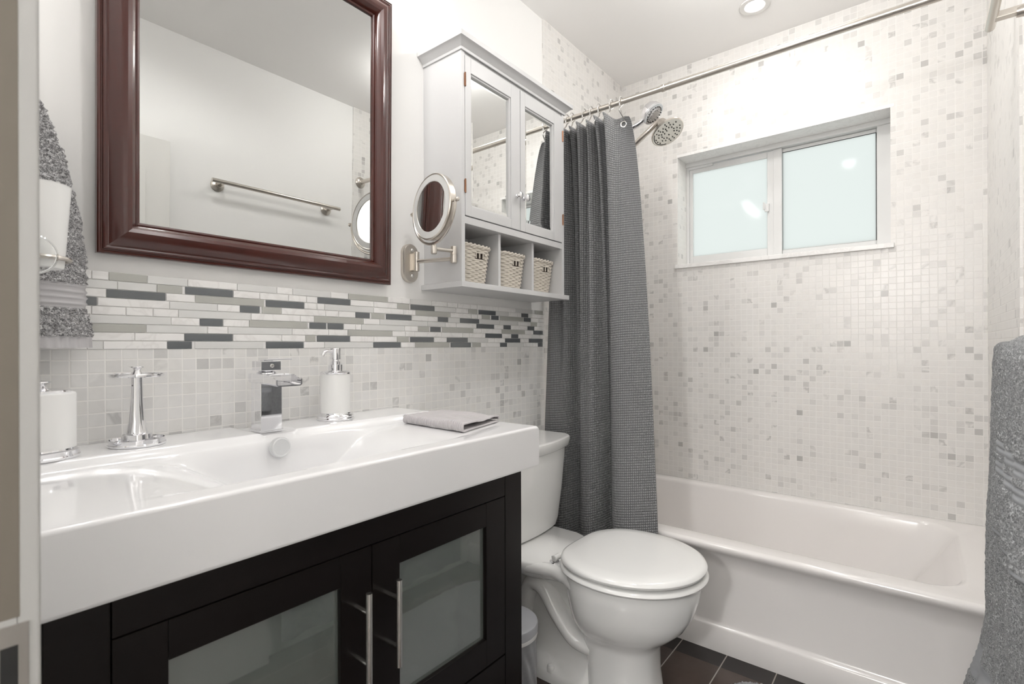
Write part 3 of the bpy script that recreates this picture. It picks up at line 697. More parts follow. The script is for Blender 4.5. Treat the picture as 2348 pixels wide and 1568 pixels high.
# crown moulding
CP = [(0, CZ1-.008), (.004, CZ1-.008), (.005, CZ1), (.008, CZ1+.003), (.013, CZ1+.008), (.021, CZ1+.016), (.026, CZ1+.018), (.028, CZ1+.019), (.028, CZ1+.034), (0, CZ1+.034)]
m_ = MB(); rings = []
for (x, y, sx, sy) in ((CX0, .005, -1, 0), (CX0, CYF, -1, -1), (CX1, CYF, 1, -1), (CX1, .005, 1, 0)):
    rings.append([Vector((x+sx*w, y+sy*w, z)) for w, z in CP])
m_.loft(rings); m_.box((CX0+.001, CYF+.001, CZ1+.002), (CX1-.001, .004, CZ1+.0335)); m_.build('crown', GREYP, wc, 25)
def cdoor(x0, x1, gx0, gx1, kx, hx):
    z0, z1 = 1.532, 2.044; gz0, gz1 = 1.570, 1.990; yf = CYF; yb = CYF+.017
    m = MB(); m.box((x0, yf, z0), (gx0-.006, yb, z1), .0012); m.box((gx1+.006, yf, z0), (x1, yb, z1), .0012); m.box((gx0-.006, yf, z0), (gx1+.006, yb, gz0-.006), .0012); m.box((gx0-.006, yf, gz1+.006), (gx1+.006, yb, z1), .0012)
    m.box((gx0-.007, yf+.004, gz0-.007), (gx0, yb, gz1+.007), .0025); m.box((gx1, yf+.004, gz0-.007), (gx1+.007, yb, gz1+.007), .0025); m.box((gx0, yf+.004, gz0-.007), (gx1, yb, gz0), .0025); m.box((gx0, yf+.004, gz1), (gx1, yb, gz1+.007), .0025)
    d = m.build('mirror_door', GREYP, wc)
    g = MB(); yg = yf+.010; bv = .012
    o = [(gx0, gz0), (gx1, gz0), (gx1, gz1), (gx0, gz1)]; i_ = [(gx0+bv, gz0+bv), (gx1-bv, gz0+bv), (gx1-bv, gz1-bv), (gx0+bv, gz1-bv)]
    vs = [(x, yg+.0012, z) for x, z in o]+[(x, yg, z) for x, z in i_]+[(x, yg+.004, z) for x, z in o]
    g.add(vs, [[4, 5, 6, 7]]+[[k, (k+1) % 4, 4+(k+1) % 4, 4+k] for k in range(4)]+[[k, 8+k, 8+(k+1) % 4, (k+1) % 4] for k in range(4)]+[[11, 10, 9, 8]]); g.build('mirror_pane', MIRR, d, 1)
    k_ = MB(); k_.lathe([(.0075, 0), (.007, .003), (.004, .005), (.004, .012), (.009, .014), (.0125, .018), (.012, .023), (.008, .026), (0, .027)], 24, (kx, yf, 1.652), (0, -1, 0)); k_.build('knob', CHROME, d)
    for z in (1.625, 1.965):
        h = MB(); h.tube([(hx, yf-.002, z-.022), (hx, yf-.002, z+.022)], .0028, 10); h.box((hx-.0035, yf-.0012, z-.019), (hx+.0035, yf+.006, z+.019), .0005); h.build('hinge', COPPER, d)
cdoor(1.1725, 1.4585, 1.206, 1.4015, 1.436, 1.1715); cdoor(1.4615, 1.7405, 1.496, 1.676, 1.478, 1.741)

# wicker baskets
def resamp(P, n):
    N = len(P); L = [0]
    for i in range(N): L.append(L[-1]+(P[(i+1) % N]-P[i]).length)
    out = []; j = 0
    for k in range(n):
        d = L[-1]*k/n
        while L[j+1] < d: j += 1
        f = (d-L[j])/max(1e-9, L[j+1]-L[j]); out.append(P[j]*(1-f)+P[(j+1) % N]*f)
    return out
def basket(cx, label):
    t = thing('wicker_basket', label, 'basket', (cx, -.075, CZ0+.018), 'wicker baskets in the grey cabinet')
    z0 = CZ0+.0185; H = .137; NR = 19
    def pth(h, off, n=72):
        hx = .064+.0155*h; hy = .055+.0085*h; r = .040; return resamp(rrect(cx, -.075, hx+off, hy+off, r, 0, 17), n)
    m = MB(); nst = 24
    for k in range(NR):
        h = (k+.5)/NR; z = z0+.003+h*(H-.012); P = pth(h, 0); N = len(P); pts = []
        c = Vector((cx, -.075, 0))
        seg = []
        for i, p in enumerate(P):
            d = Vector((p.x-cx, p.y+.075, 0)).normalized(); a = i/N*nst*pi
            q = p + d*(.0022*cos(a+(pi if k % 2 else 0))); seg.append((Vector((q.x, q.y, z)), p))
        if k in (13, 14, 15):
            hole = lambda p: (p.y < -.10 and abs(p.x-cx-.012) < .0185)
            keep = [i for i in range(N) if not hole(seg[i][1])]
            start = next(i for i in keep if (i-1) % N not in keep)
            run = []; i = start
            while i % N in keep and len(run) < N: run.append(seg[i % N][0]); i += 1
            m.tube(run, .0036, 6)
        else:
            m.tube([s[0] for s in seg], .0036, 6, closed=True)
    b_ = m.build('woven_body', WICK, t, 60)
    r_ = MB()
    for ph in (0, 1):
        P = pth(1, .002); N = len(P); pts = []
        for i, p in enumerate(P):
            d = Vector((p.x-cx, p.y+.075, 0)).normalized(); a = i/N*26*pi+ph*pi
            pts.append(Vector((p.x, p.y, z0+H-.006+.0035*sin(a)))+d*(.003*cos(a)))
        r_.tube(pts, .0042, 6, closed=True)
    r_.build('braided_rim', WICK, t, 60)
    r_ = MB(); P = pth(0, .002); r_.tube([Vector((p.x, p.y, z0+.004)) for p in P], .0038, 6, closed=True); r_.build('base_coil', WICK, t, 60)
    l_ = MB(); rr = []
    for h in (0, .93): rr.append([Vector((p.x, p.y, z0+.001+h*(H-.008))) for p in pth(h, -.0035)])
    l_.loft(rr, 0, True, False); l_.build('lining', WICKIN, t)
    h_ = MB()
    yb = -.075-(.055+.0085*.72)
    h_.tube([(cx+.012, yb-.001, z0+.100-.008), (cx+.012, yb-.001, z0+.100+.017)], .0028, 6)
    for dx in (-.0175, .0175): h_.tube([(cx+.012+dx, yb-.001, z0+.100-.009), (cx+.012+dx, yb-.001, z0+.100+.017)], .0026, 6)
    h_.build('handle_stake', WICK, t)
basket(1.265, 'cream wicker basket in the left cubby, nearest the makeup mirror')
basket(1.466, 'cream wicker basket in the middle cubby of the grey cabinet')
basket(1.655, 'cream wicker basket in the right cubby, beside the shower curtain')

# ------------------------------------------------------------------ bathtub
TX0, TZ, TB_Z = 1.872, .400, .412
t = thing('bathtub', 'white alcove bathtub with a smooth apron under the frosted window', 'bathtub', (2.25, -.75, 0))
m_ = MB()
y0, y1 = YR+.002, -.002
# apron + rim cross section swept along y (x, z)
AP = [(1.900, .001), (1.898, .086), (1.902, .092), (1.912, .097), (1.914, .105), (1.908, .30), (1.900, .350), (1.884, .366), (1.876, .374), (1.872, .384), (1.873, .392), (1.878, .398), (1.886, .4005)]
m_.loft([[Vector((x, y, z)) for x, z in AP] for y in (y0, y1)], 0, False, False, False)
# rim plane + basin : rings of rounded rectangles from the outer rim to the floor of the tub
ox0, ox1 = 1.886, XW-.002
def ring(hx0, hx1, hy0, hy1, r, z0, z1=None, n=10):
    cx = (hx0+hx1)/2; cy = (hy0+hy1)/2; P = rrect(cx, cy, (hx1-hx0)/2, (hy1-hy0)/2, r, 0, n); z1 = z0 if z1 is None else z1
    out = []
    for p in P:
        f = (p.x-ox0)/(ox1-ox0); out.append(Vector((p.x, p.y, z0+(z1-z0)*f)))
    return out
rings = [ring(ox0, ox1, y0, y1, .002, .4005, .420), ring(ox0+.004, ox1-.012, y0+.012, y1-.012, .01, .4010, .420),
         ring(1.945, ox1-.040, y0+.085, y1-.085, .11, .4005, .418), ring(1.952, ox1-.046, y0+.093, y1-.092, .11, .3985, .414), ring(1.958, ox1-.050, y0+.102, y1-.097, .11, .392, .404),
         ring(1.966, ox1-.056, y0+.135, y1-.105, .11, .34, .345), ring(1.978, ox1-.066, y0+.20, y1-.118, .11, .24), ring(1.995, ox1-.082, y0+.27, y1-.135, .11, .14), ring(2.02, ox1-.105, y0+.32, y1-.16, .10, .09), ring(2.06, ox1-.15, y0+.38, y1-.21, .08, .075)]
m_.loft(rings, 0, False, True)
m_.box((1.90, y0, .0), (1.93, y1, .01)); m_.build('tub_shell', TUBM, t, 50)
m_ = MB(); m_.lathe([(.03, 0), (.03, .003), (.022, .006), (0, .005)], 28, (2.27, -.30, .0745)); m_.build('drain', CHROME, t)

# ------------------------------------------------------------------ toilet
QX = 1.492
to = thing('toilet', 'white two piece toilet with closed lid between the vanity and the tub', 'toilet', (QX, -.42, 0))
def superring(cx, yb, yf, hw, z, nb=2.6, nf=2.0, n=64, mid=None, hwb=None):
    # closed outline: back half squarer, front half elliptical; widest at mid
    mid = mid if mid is not None else (yb+yf)/2; out = []
    for k in range(n):
        a = 2*pi*k/n; c, s_ = cos(a), sin(a)
        if s_ >= 0:   # back (towards +y)
            e = nb; x = hw*math.copysign(abs(c)**(2/e), c); y = mid+(yb-mid)*abs(s_)**(2/e)
        else:
            e = nf; x = hw*math.copysign(abs(c)**(2/e), c); y = mid-(mid-yf)*abs(s_)**(2/e)
        out.append(Vector((cx+x, y, z)))
    return out
m_ = MB()
# bowl: front basin narrowing to the pedestal
m_.loft([superring(QX, -.47, -.690, .108, 0, 4, 2.6, mid=-.56), superring(QX, -.47, -.682, .105, .012, 4, 2.6, mid=-.56), superring(QX, -.465, -.672, .104, .10, 4, 2.4, mid=-.56), superring(QX, -.45, -.672, .108, .175, 3.5, 2.3, mid=-.55),
         superring(QX, -.44, -.684, .118, .205, 3, 2.2, mid=-.55), superring(QX, -.43, -.720, .142, .228, 3, 2.1, mid=-.55), superring(QX, -.42, -.755, .165, .262, 2.8, 2.05, mid=-.55), superring(QX, -.41, -.780, .181, .305, 2.6, 2.0, mid=-.55),
         superring(QX, -.40, -.795, .190, .355, 2.5, 2.0, mid=-.55), superring(QX, -.40, -.800, .193, .392, 2.5, 2.0, mid=-.55), superring(QX, -.40, -.797, .190, .402, 2.5, 2.0, mid=-.55), superring(QX, -.41, -.780, .178, .405, 2.5, 2.0, mid=-.55)])
# rear deck under the tank
def deckring(z, g=0.):
    L = [(-.05, .165), (-.20, .172), (-.285, .171), (-.30, .166), (-.345, .148), (-.40, .140), (-.46, .160), (-.54, .188), (-.60, .186)]
    return [Vector((QX-(w-g), y, z)) for y, w in L]+[Vector((QX+(w-g), y, z)) for y, w in reversed(L)]
m_.loft([deckring(.330, .055), deckring(.352, .02), deckring(.372, .004), deckring(.385, 0), deckring(.398, .002), deckring(.404, .008)])
# sculpted trapway
def sbox(z, hw, yb, yf): return superring(QX, yb, yf, hw, z, 4, 4, 40)
m_.loft([sbox(0, .112, -.12, -.50), sbox(.022, .112, -.12, -.50), sbox(.034, .106, -.126, -.50), sbox(.060, .088, -.15, -.50), sbox(.10, .072, -.17, -.50), sbox(.16, .062, -.13, -.50), sbox(.24, .062, -.11, -.50), sbox(.30, .075, -.10, -.50), sbox(.345, .11, -.08, -.50)])
for sg in (-1, 1):
    P = catmull([(QX+sg*.070, -.49, .150), (QX+sg*.074, -.43, .165), (QX+sg*.076, -.37, .225), (QX+sg*.074, -.315, .292), (QX+sg*.070, -.265, .300), (QX+sg*.068, -.235, .255), (QX+sg*.066, -.215, .17), (QX+sg*.064, -.205, .06)], 8)
    m_.tube(P, [.034+.010*sin(pi*min(1, i/len(P)*1.2)) for i in range(len(P))], 18, flat=(1, .72) )
for sg in (-1, 1):   # lip that runs from the rear deck into the bowl
    m_.tube(catmull([(QX+sg*.150, -.285, .382), (QX+sg*.142, -.33, .384), (QX+sg*.130, -.38, .384), (QX+sg*.138, -.43, .380), (QX+sg*.156, -.48, .370), (QX+sg*.150, -.54, .350), (QX+sg*.125, -.60, .330)], 6), [.020]*8+[.022]*10+[.020]*10+[.015]*9, 14)
m_.build('bowl', PORC, to, 50)
for sg in (-1, 1):
    m_ = MB(); m_.lathe([(.016, .0), (.0155, .012), (.012, .020), (.004, .0225), (0, .0225)], 20, (QX+sg*.094, -.345, .0315)); m_.build('bolt_cap', PLAST, to)
# tank
def tank(z, hw, yf, bow, r=.03, yb=-.012):
    n = 14; out = []
    pts = []
    for k in range(n+1):
        f = -1+2*k/n; pts.append((f*hw, yf-bow*(1-f*f)))
    # rounded front corners by shrinking ends
    out = [Vector((QX-hw, yb, z))]
    out.append(Vector((QX-hw, yf+r, z)))
    for k in range(1, 5):
        a = pi/2*k/5; out.append(Vector((QX-hw+r*(1-cos(a)), yf+r-r*sin(a)-bow*(1-((hw-r*(1-cos(a)))/hw)**2), z)))
    for k in range(n+1):
        x = -hw+r+(2*hw-2*r)*k/n; out.append(Vector((QX+x, yf-bow*(1-(x/hw)**2), z)))
    for k in range(4, 0, -1):
        a = pi/2*k/5; out.append(Vector((QX+hw-r*(1-cos(a)), yf+r-r*sin(a)-bow*(1-((hw-r*(1-cos(a)))/hw)**2), z)))
    out.append(Vector((QX+hw, yf+r, z))); out.append(Vector((QX+hw, yb, z))); return out
m_ = MB(); m_.loft([tank(.4055, .185, -.165, .022), tank(.412, .198, -.178, .026), tank(.44, .206, -.183, .028), tank(.55, .223, -.189, .032), tank(.68, .238, -.193, .036), tank(.712, .241, -.194, .036)]); m_.build('tank', PORC, to, 40)
m_ = MB(); m_.loft([tank(.7125, .246, -.197, .038), tank(.718, .256, -.201, .040), tank(.742, .260, -.205, .042), tank(.752, .259, -.204, .042), tank(.757, .254, -.199, .040)]); m_.build('tank_lid', PORC, to, 40)
m_ = MB(); m_.loft([rrect(QX-.03, -.115, .044, .024, .006, z, 5) for z in (.7572, .7605)]); bt = m_.build('flush_button', CHROME, to)
m_ = MB(); m_.box((QX-.031, -.139, .7603), (QX-.029, -.091, .7608)); m_.build('button_split', BLACK, bt)
# seat and lid
def seatring(z, g, zt=0.):
    P = superring(QX, -.382, -.818, .220, z, 3.4, 2.05, 96, mid=-.575)
    out = []
    for p in P:
        c = Vector((QX, -.59, z)); d = (p-c); q = c+d*(1-g/d.length)
        if q.y > -.575:   # narrow towards the hinge
            f = (q.y+.575)/.19; q.x = QX+(q.x-QX)*(1-.22*f**1.7)
        q.z += zt*(q.y+.6); out.append(q)
    return out
m_ = MB(); m_.loft([seatring(.4095, .012), seatring(.4125, .003), seatring(.419, -.001), seatring(.426, .003), seatring(.428, .010)]); m_.build('seat', SEATM, to, 50)
m_ = MB(); m_.loft([seatring(.4335, .014, -.01), seatring(.4365, .006, -.01), seatring(.444, .003, -.01), seatring(.451, .007, -.01), seatring(.4555, .018, -.01), seatring(.458, .06, -.01), seatring(.4592, .12, -.01)]); m_.build('seat_lid', SEATM, to, 50)
for sg in (-1, 1):
    m_ = MB(); m_.lathe([(.016, 0), (.016, .006), (.010, .008), (.010, .020), (0, .021)], 20, (QX+sg*.115, -.372, .404)); m_.build('hinge_foot', CHROME, to)
    m_ = MB(); m_.tube([(QX+sg*.098, -.380, .424), (QX+sg*.100, -.380, .424), (QX+sg*.129, -.380, .424), (QX+sg*.131, -.380, .424)], [.006, .0095, .0095, .006], 16); m_.build('hinge_barrel', SEATM, to)

# ------------------------------------------------------------------ waste bin
BC = (1.203, -.312); t = thing('pedal_bin', 'small grey step bin with a domed lid between vanity and toilet', 'bin', (*BC, 0))
m_ = MB(); n = 96; rings = []
for k in range(15):
    z = .012+.222*k/14; rings.append([Vector((BC[0]+(.0915+.0018*sin(16*a+z*70))*cos(a), BC[1]+(.0915+.0018*sin(16*a+z*70))*sin(a), z)) for a in [2*pi*i/n for i in range(n)]])
m_.loft(rings); m_.build('body', BINM, t, 60)
m_ = MB(); m_.lathe([(.093, 0), (.0945, .003), (.0945, .012), (.090, .014)], 56, (*BC, .0005)); m_.build('base_ring', DARKV, t)
m_ = MB(); m_.lathe([(.094, .234), (.0955, .236), (.0955, .244), (.094, .246)], 64, (*BC, 0)); m_.build('rim', PLAST, t)
m_ = MB(); m_.lathe([(.0945, .2465), (.0965, .249), (.0965, .268), (.094, .273), (.085, .277), (.05, .284), (0, .287)], 64, (*BC, 0)); m_.build('lid', mat('bin_lid_grey', (.46, .47, .50), .3, .1), t)

# ------------------------------------------------------------------ shower rod, hooks, curtain
RX, RZ, RR = 1.905, 2.112, .0125
t = thing('shower_rod', 'brushed nickel telescoping shower curtain rod across the tub', 'curtain rod', (RX, -.75, RZ))
m_ = MB(); m_.tube([(RX, -.004, RZ), (RX, -.54, RZ)], .0108, 20); m_.build('inner_tube', NICKEL, t)
m_ = MB(); m_.tube([(RX, -.525, RZ), (RX, YR+.004, RZ)], RR, 20); m_.lathe([(RR+.0012, 0), (RR+.0012, .012), (RR, .013)], 20, (RX, -.524, RZ), (0, -1, 0)); m_.build('outer_tube', NICKEL, t)
for y, d in ((-.001, -1), (YR+.001, 1)):
    m_ = MB(); m_.lathe([(.034, 0), (.034, .004), (.026, .010), (.017, .014), (.016, .022), (.0135, .024)], 32, (RX, y, RZ), (0, d, 0)); m_.build('end_flange', NICKEL, t)
# plan of the folds (y, x-offset) at the top and bottom edge
top = [(-.030, .02), (-.050, -.040), (-.072, .034), (-.092, -.044), (-.112, .040), (-.126, -.030), (-.146, .042), (-.172, -.046), (-.192, .044), (-.214, -.036), (-.232, .046), (-.258, -.050), (-.280, .040), (-.302, -.052), (-.322, .020), (-.352, .040), (-.378, .026)]
bot = [(-.012, .0), (-.055, -.018), (-.105, -.030), (-.140, -.012), (-.165, .034), (-.182, .046), (-.200, .030), (-.222, -.022), (-.250, -.046), (-.282, -.046), (-.306, -.008), (-.322, .050), (-.340, .050), (-.362, -.012), (-.398, -.056), (-.455, -.046), (-.536, .022)]
NC = 14
def dens(P): return [v for v in catmull([Vector((a, b, 0)) for a, b in P], NC)]
T_, B_ = dens(top), dens(bot); nC = len(T_)-1
arc = [0]
for a, b in zip(B_, B_[1:]): arc.append(arc[-1]+(b-a).length)
CZT, CZB = 2.062, .385
def cur(u, v):
    i = u*nC; k = min(int(i), nC-1); f = i-k
    a = T_[k].lerp(T_[k+1], f); b = B_[k].lerp(B_[k+1], f)
    g = v**.62; p = a.lerp(b, g)
    xc = 1.893+(1.812-1.893)*min(1, v*1.02)
    wob = .010*noise.noise(Vector((u*9, v*2.2, 3)))*v
    # hang from the hooks: scallop at the top edge
    hk = .5-.5*cos(u*(len(top)-1)*pi); z = CZT+((CZB-.115*(1-u))-CZT)*v - (1-v)**10*.010*(1-hk)
    return Vector((xc+p.y*(1-.12*v)+wob, min(-.004, p.x+wob*.6), z))
t = thing('shower_curtain', 'dark grey waffle weave shower curtain bunched beside the toilet', 'curtain', (1.86, -.25, CZT))
m_ = MB(); m_.grid(cur, nC*2, 130, 0, lambda u, v: (arc[min(int(u*nC), nC)]*1.0+u*.0, v*1.68))
def auv(u, v):
    i = u*nC; k = min(int(i), nC-1); f = i-k
    return ((arc[k]*(1-f)+arc[k+1]*f)*1.15, v*1.68)
m_ = MB(); m_.grid(cur, nC*2, 130, 0, auv)
co = m_.build('curtain_cloth', CURT, t, 80); md = co.modifiers.new('thickness', 'SOLIDIFY'); md.thickness = .0022; md.offset = 0
# eyelet near the free edge
ue = .925; pe = cur(ue, .022); pn = (cur(ue+.004, .022)-cur(ue-.004, .022)).cross(Vector((0, 0, 1))).normalized()
if pn.x > 0: pn = -pn
m_ = MB(); sd = Vector((0, 0, 1)).cross(pn)
m_.tube([pe+pn*.002+sd*(.011*cos(2*pi*k/28))+Vector((0, 0, .011*sin(2*pi*k/28))) for k in range(28)], .0032, 8, closed=True); m_.build('eyelet', STEEL, t)
# hooks, one at each outward fold
hooks = [1, 3, 5, 7, 9, 11, 13, 15]
ordw = ['first', 'second', 'third', 'fourth', 'fifth', 'sixth', 'seventh', 'eighth']
for q, k in enumerate(hooks):
    y = T_[k*NC].x; yo = .006*((q % 3)-1)
    t = MB(); P = []
    c = Vector((RX, y+yo, RZ))
    for i in range(26):
        a = radians(-40+290*i/25); P.append(c+Vector((-.018*cos(a), yo*.3*sin(a), .018*sin(a)+.0035)))
    e = cur(k/(len(top)-1), .012)
    P2 = [P[-1]*.5+Vector((RX-.012, y+yo*.5, RZ-.028))*.5, Vector((RX-.016, y, RZ-.040)), Vector((e.x-.004, e.y, e.z+.0)), Vector((e.x-.001, e.y, e.z-.016)), Vector((e.x+.008, e.y, e.z-.012))]
    t.tube([P[0]+Vector((.0, 0, -.012))]+P+catmull([P[-1]]+P2, 5)[1:], .0026, 8)
    tag(t.build('curtain_hook', STEEL), '%s nickel curtain hook on the rod counted from the vanity wall' % ordw[q], 'curtain hook', 'curtain hooks on the rod')

# ------------------------------------------------------------------ shower heads
def frame3(n):
    q = n.normalized().to_track_quat('Z', 'Y'); return q
t = thing('overhead_shower', 'brushed nickel fixed shower head with dark nozzles on its arm', 'shower head', (2.25, -.001, 1.93))
HC = Vector((2.25, -.412, 2.083)); HN = (F_*-.43+R_*.30-U_*.85).normalized()
m_ = MB(); AT = Vector((2.25, -.378, 2.150)); m_.tube(catmull([(2.25, 0, 1.925), (2.25, -.03, 1.930), (2.25, -.10, 1.972), (2.25, -.28, 2.088), (2.25, -.352, 2.134), AT], 8), .0125, 16); m_.lathe([(.032, 0), (.032, .004), (.022, .010), (.013, .013)], 28, (2.25, -.0005, 1.925), (0, -1, 0)); m_.build('arm', NICKEL, t)
m_ = MB(); m_.lathe([(0, -.078), (.020, -.076), (.024, -.066), (.026, -.050), (.032, -.034), (.050, -.020), (.070, -.012), (.076, -.007), (.076, 0), (.073, .003), (.068, .0015), (0, .001)], 56, HC, HN); hd = m_.build('head', NICKEL, t)
q = frame3(HN); m_ = MB(); rn = random.Random(2)
for r_, c_ in ((.016, 6), (.030, 12), (.044, 16), (.058, 20)):
    for k in range(c_):
        a = 2*pi*k/c_+r_*40
        if rn.random() < .82: m_.lathe([(.0030, 0), (.0028, .0022), (0, .0024)], 8, HC+q @ Vector((r_*cos(a), r_*sin(a), .0015)), HN)
nzo = m_.build('nozzles', DARKV, hd); nzo['kind'] = 'stuff'
m_ = MB(); m_.tube([HC+q @ Vector((.066*cos(a), .066*sin(a), .0016)) for a in [radians(210+100*k/20) for k in range(21)]], .002, 6); m_.build('face_groove', DARKV, hd)
t = thing('hand_shower', 'chrome hand shower with round head beside the nickel shower head', 'hand shower', (2.14, -.2, 2.05))
HC = Vector((2.150, -.387, 2.139)); HN = (F_*-.40+R_*.52-U_*.76).normalized()
m_ = MB(); m_.lathe([(0, -.050), (.020, -.048), (.036, -.040), (.046, -.026), (.049, -.010), (.048, -.006)], 44, HC, HN); m_.build('head', CHROME, t)
m_ = MB(); m_.lathe([(.0495, -.006), (.0505, -.003), (.050, .002), (.045, .005), (.030, .004), (.028, .007), (.012, .008), (0, .008)], 44, HC, HN); fp = m_.build('spray_face', mat('silver_face', (.62, .63, .65), .2, .8), t)
q = frame3(HN); m_ = MB()
for r_, c_ in ((.02, 10), (.037, 18)):
    for k in range(c_):
        a = 2*pi*k/c_; m_.lathe([(.0026, 0), (.0022, .003), (0, .0032)], 8, HC+q @ Vector((r_*cos(a), r_*sin(a), .0045)), HN)
nzo = m_.build('nozzles', DARKV, fp); nzo['kind'] = 'stuff'
m_ = MB(); m_.tube(catmull([HC-HN*.030, HC+Vector((-.004, .05, -.02)), (2.14, -.235, 2.085), (2.13, -.15, 2.012), (2.13, -.09, 1.965)], 8), [.016]*8+[.0125]*10+[.0115]*15, 16); m_.build('wand', CHROME, t)
m_ = MB(); m_.tube(catmull([(2.13, -.09, 1.965), (2.13, -.05, 1.90), (2.125, -.035, 1.6), (2.12, -.06, 1.2), (2.12, -.09, .9), (2.13, -.05, .75), (2.14, -.004, .72)], 10), .0065, 10); m_.tube([(2.13, -.10, 1.975), (2.13, -.002, 1.975)], .011, 14); m_.build('hose', CHROME, t)

# ------------------------------------------------------------------ ceiling lights
def downlight(x, y, label, R):
    t = thing('recessed_light', label, 'ceiling light', (x, y, ZC), None)
    m = MB(); m.lathe([(R, -.0005), (R*.99, -.004), (R*.92, -.006), (R*.66, -.0035), (R*.62, -.0005)], 48, (x, y, ZC), cap=False); m.build('trim_ring', mat('light_trim', (.72, .71, .69), .4), t)
    m = MB(); m.lathe([(R*.60, -.0008), (0, -.0012)], 40, (x, y, ZC)); m.build('lens', LENS, t)
downlight(TUB_LIGHT[0], TUB_LIGHT[1], 'small white recessed ceiling light over the bathtub', .062)
downlight(ROOM_LIGHT[0], ROOM_LIGHT[1], 'white recessed ceiling light over the vanity floor', .075)
downlight(-.70, -1.2, 'added recessed fill light, unseen, in the hall ceiling', .075)  # fixture added around the hall fill
t = thing('added_dome_light', 'round opal dome added as unseen ceiling fill beside the bathtub', 'ceiling light', (FILL_DOME[0], FILL_DOME[1], ZC))  # invented dome that houses the soft fill
m_ = MB(); m_.lathe([(.12, -.001), (.12, -.018), (.112, -.022)], 56, (FILL_DOME[0], FILL_DOME[1], ZC)); m_.build('base_plate', NICKEL, t)
m_ = MB(); m_.lathe([(.108, -.0225)]+[(.110, -.03), (.116, -.06), (.112, -.10), (.09, -.132), (.05, -.148), (0, -.152)], 48, (FILL_DOME[0], FILL_DOME[1], ZC)); m_.build('dome_glass', OPAL, t)
t = thing('added_vanity_light', 'added unseen wall light bar with three opal globes above the framed mirror', 'wall light', (.60, .006, 2.39))  # added bar that carries the ambient fill bulbs
m_ = MB(); m_.box((.34, -.022, 2.365), (.86, .0055, 2.425), .004)
for x, y, z in BULBS: m_.tube([(x, -.02, 2.395), (x, y, 2.395), (x, y, z+.052)], .010, 12)
m_.build('backplate', NICKEL, t)
for x, y, z in BULBS:
    m_ = MB(); m_.lathe([(0, -.046)]+[(.046*cos(a), .046*sin(a)) for a in [radians(-80+10*k) for k in range(17)]]+[(0, .046)], 24, (x, y, z)); g = m_.build('globe', OPAL, t)
t = thing('added_hall_sconce', 'added opal fill sconce, unseen, in the hall behind the doorway', 'wall light', (-1.65, FILL_SCONCE[1], FILL_SCONCE[2]))  # invented sconce that houses the hall fill
m_ = MB(); m_.lathe([(.05, 0), (.05, .012), (.02, .018)], 24, (-1.6495, FILL_SCONCE[1], FILL_SCONCE[2]), (1, 0, 0)); m_.build('backplate', NICKEL, t)
m_ = MB(); m_.lathe([(.055, -.09), (.065, .09)], 32, FILL_SCONCE, cap=False); m_.build('shade', OPAL, t)

# ------------------------------------------------------------------ towel bars and towels on the right wall
t = thing('towel_rail', 'brushed nickel towel rail high on the right wall, left empty', 'towel rail', (1.36, YR, 1.89))
m_ = MB(); m_.tube([(1.02, -1.441, 1.897), (1.722, -1.441, 1.897)], .0105, 20); m_.build('bar', NICKEL, t)
for x in (1.07, 1.672):
    m_ = MB(); m_.box((x-.011, -1.504, 1.888), (x+.011, -1.444, 1.904), .002); m_.build('bracket', NICKEL, t)
    m_ = MB(); m_.lathe([(.032, 0), (.032, .005), (.026, .010), (.014, .014), (.012, .03)], 32, (x, YR-.0055, 1.893), (0, 1, 0)); m_.build('wall_rosette', NICKEL, t)
t = thing('towel_bar', 'lower towel bar on the right wall under the big grey bath towel', 'towel bar', (1.36, YR, 1.10))
m_ = MB(); m_.tube([(0.88, -1.462, 1.100), (1.70, -1.462, 1.100)], .008, 16); m_.build('bar', NICKEL, t)
for x in (0.915, 1.672):
    m_ = MB(); m_.lathe([(.030, 0), (.030, .005), (.014, .012), (.009, .042)], 28, (x, YR-.0055, 1.10), (0, 1, 0)); m_.build('wall_rosette', NICKEL, t)
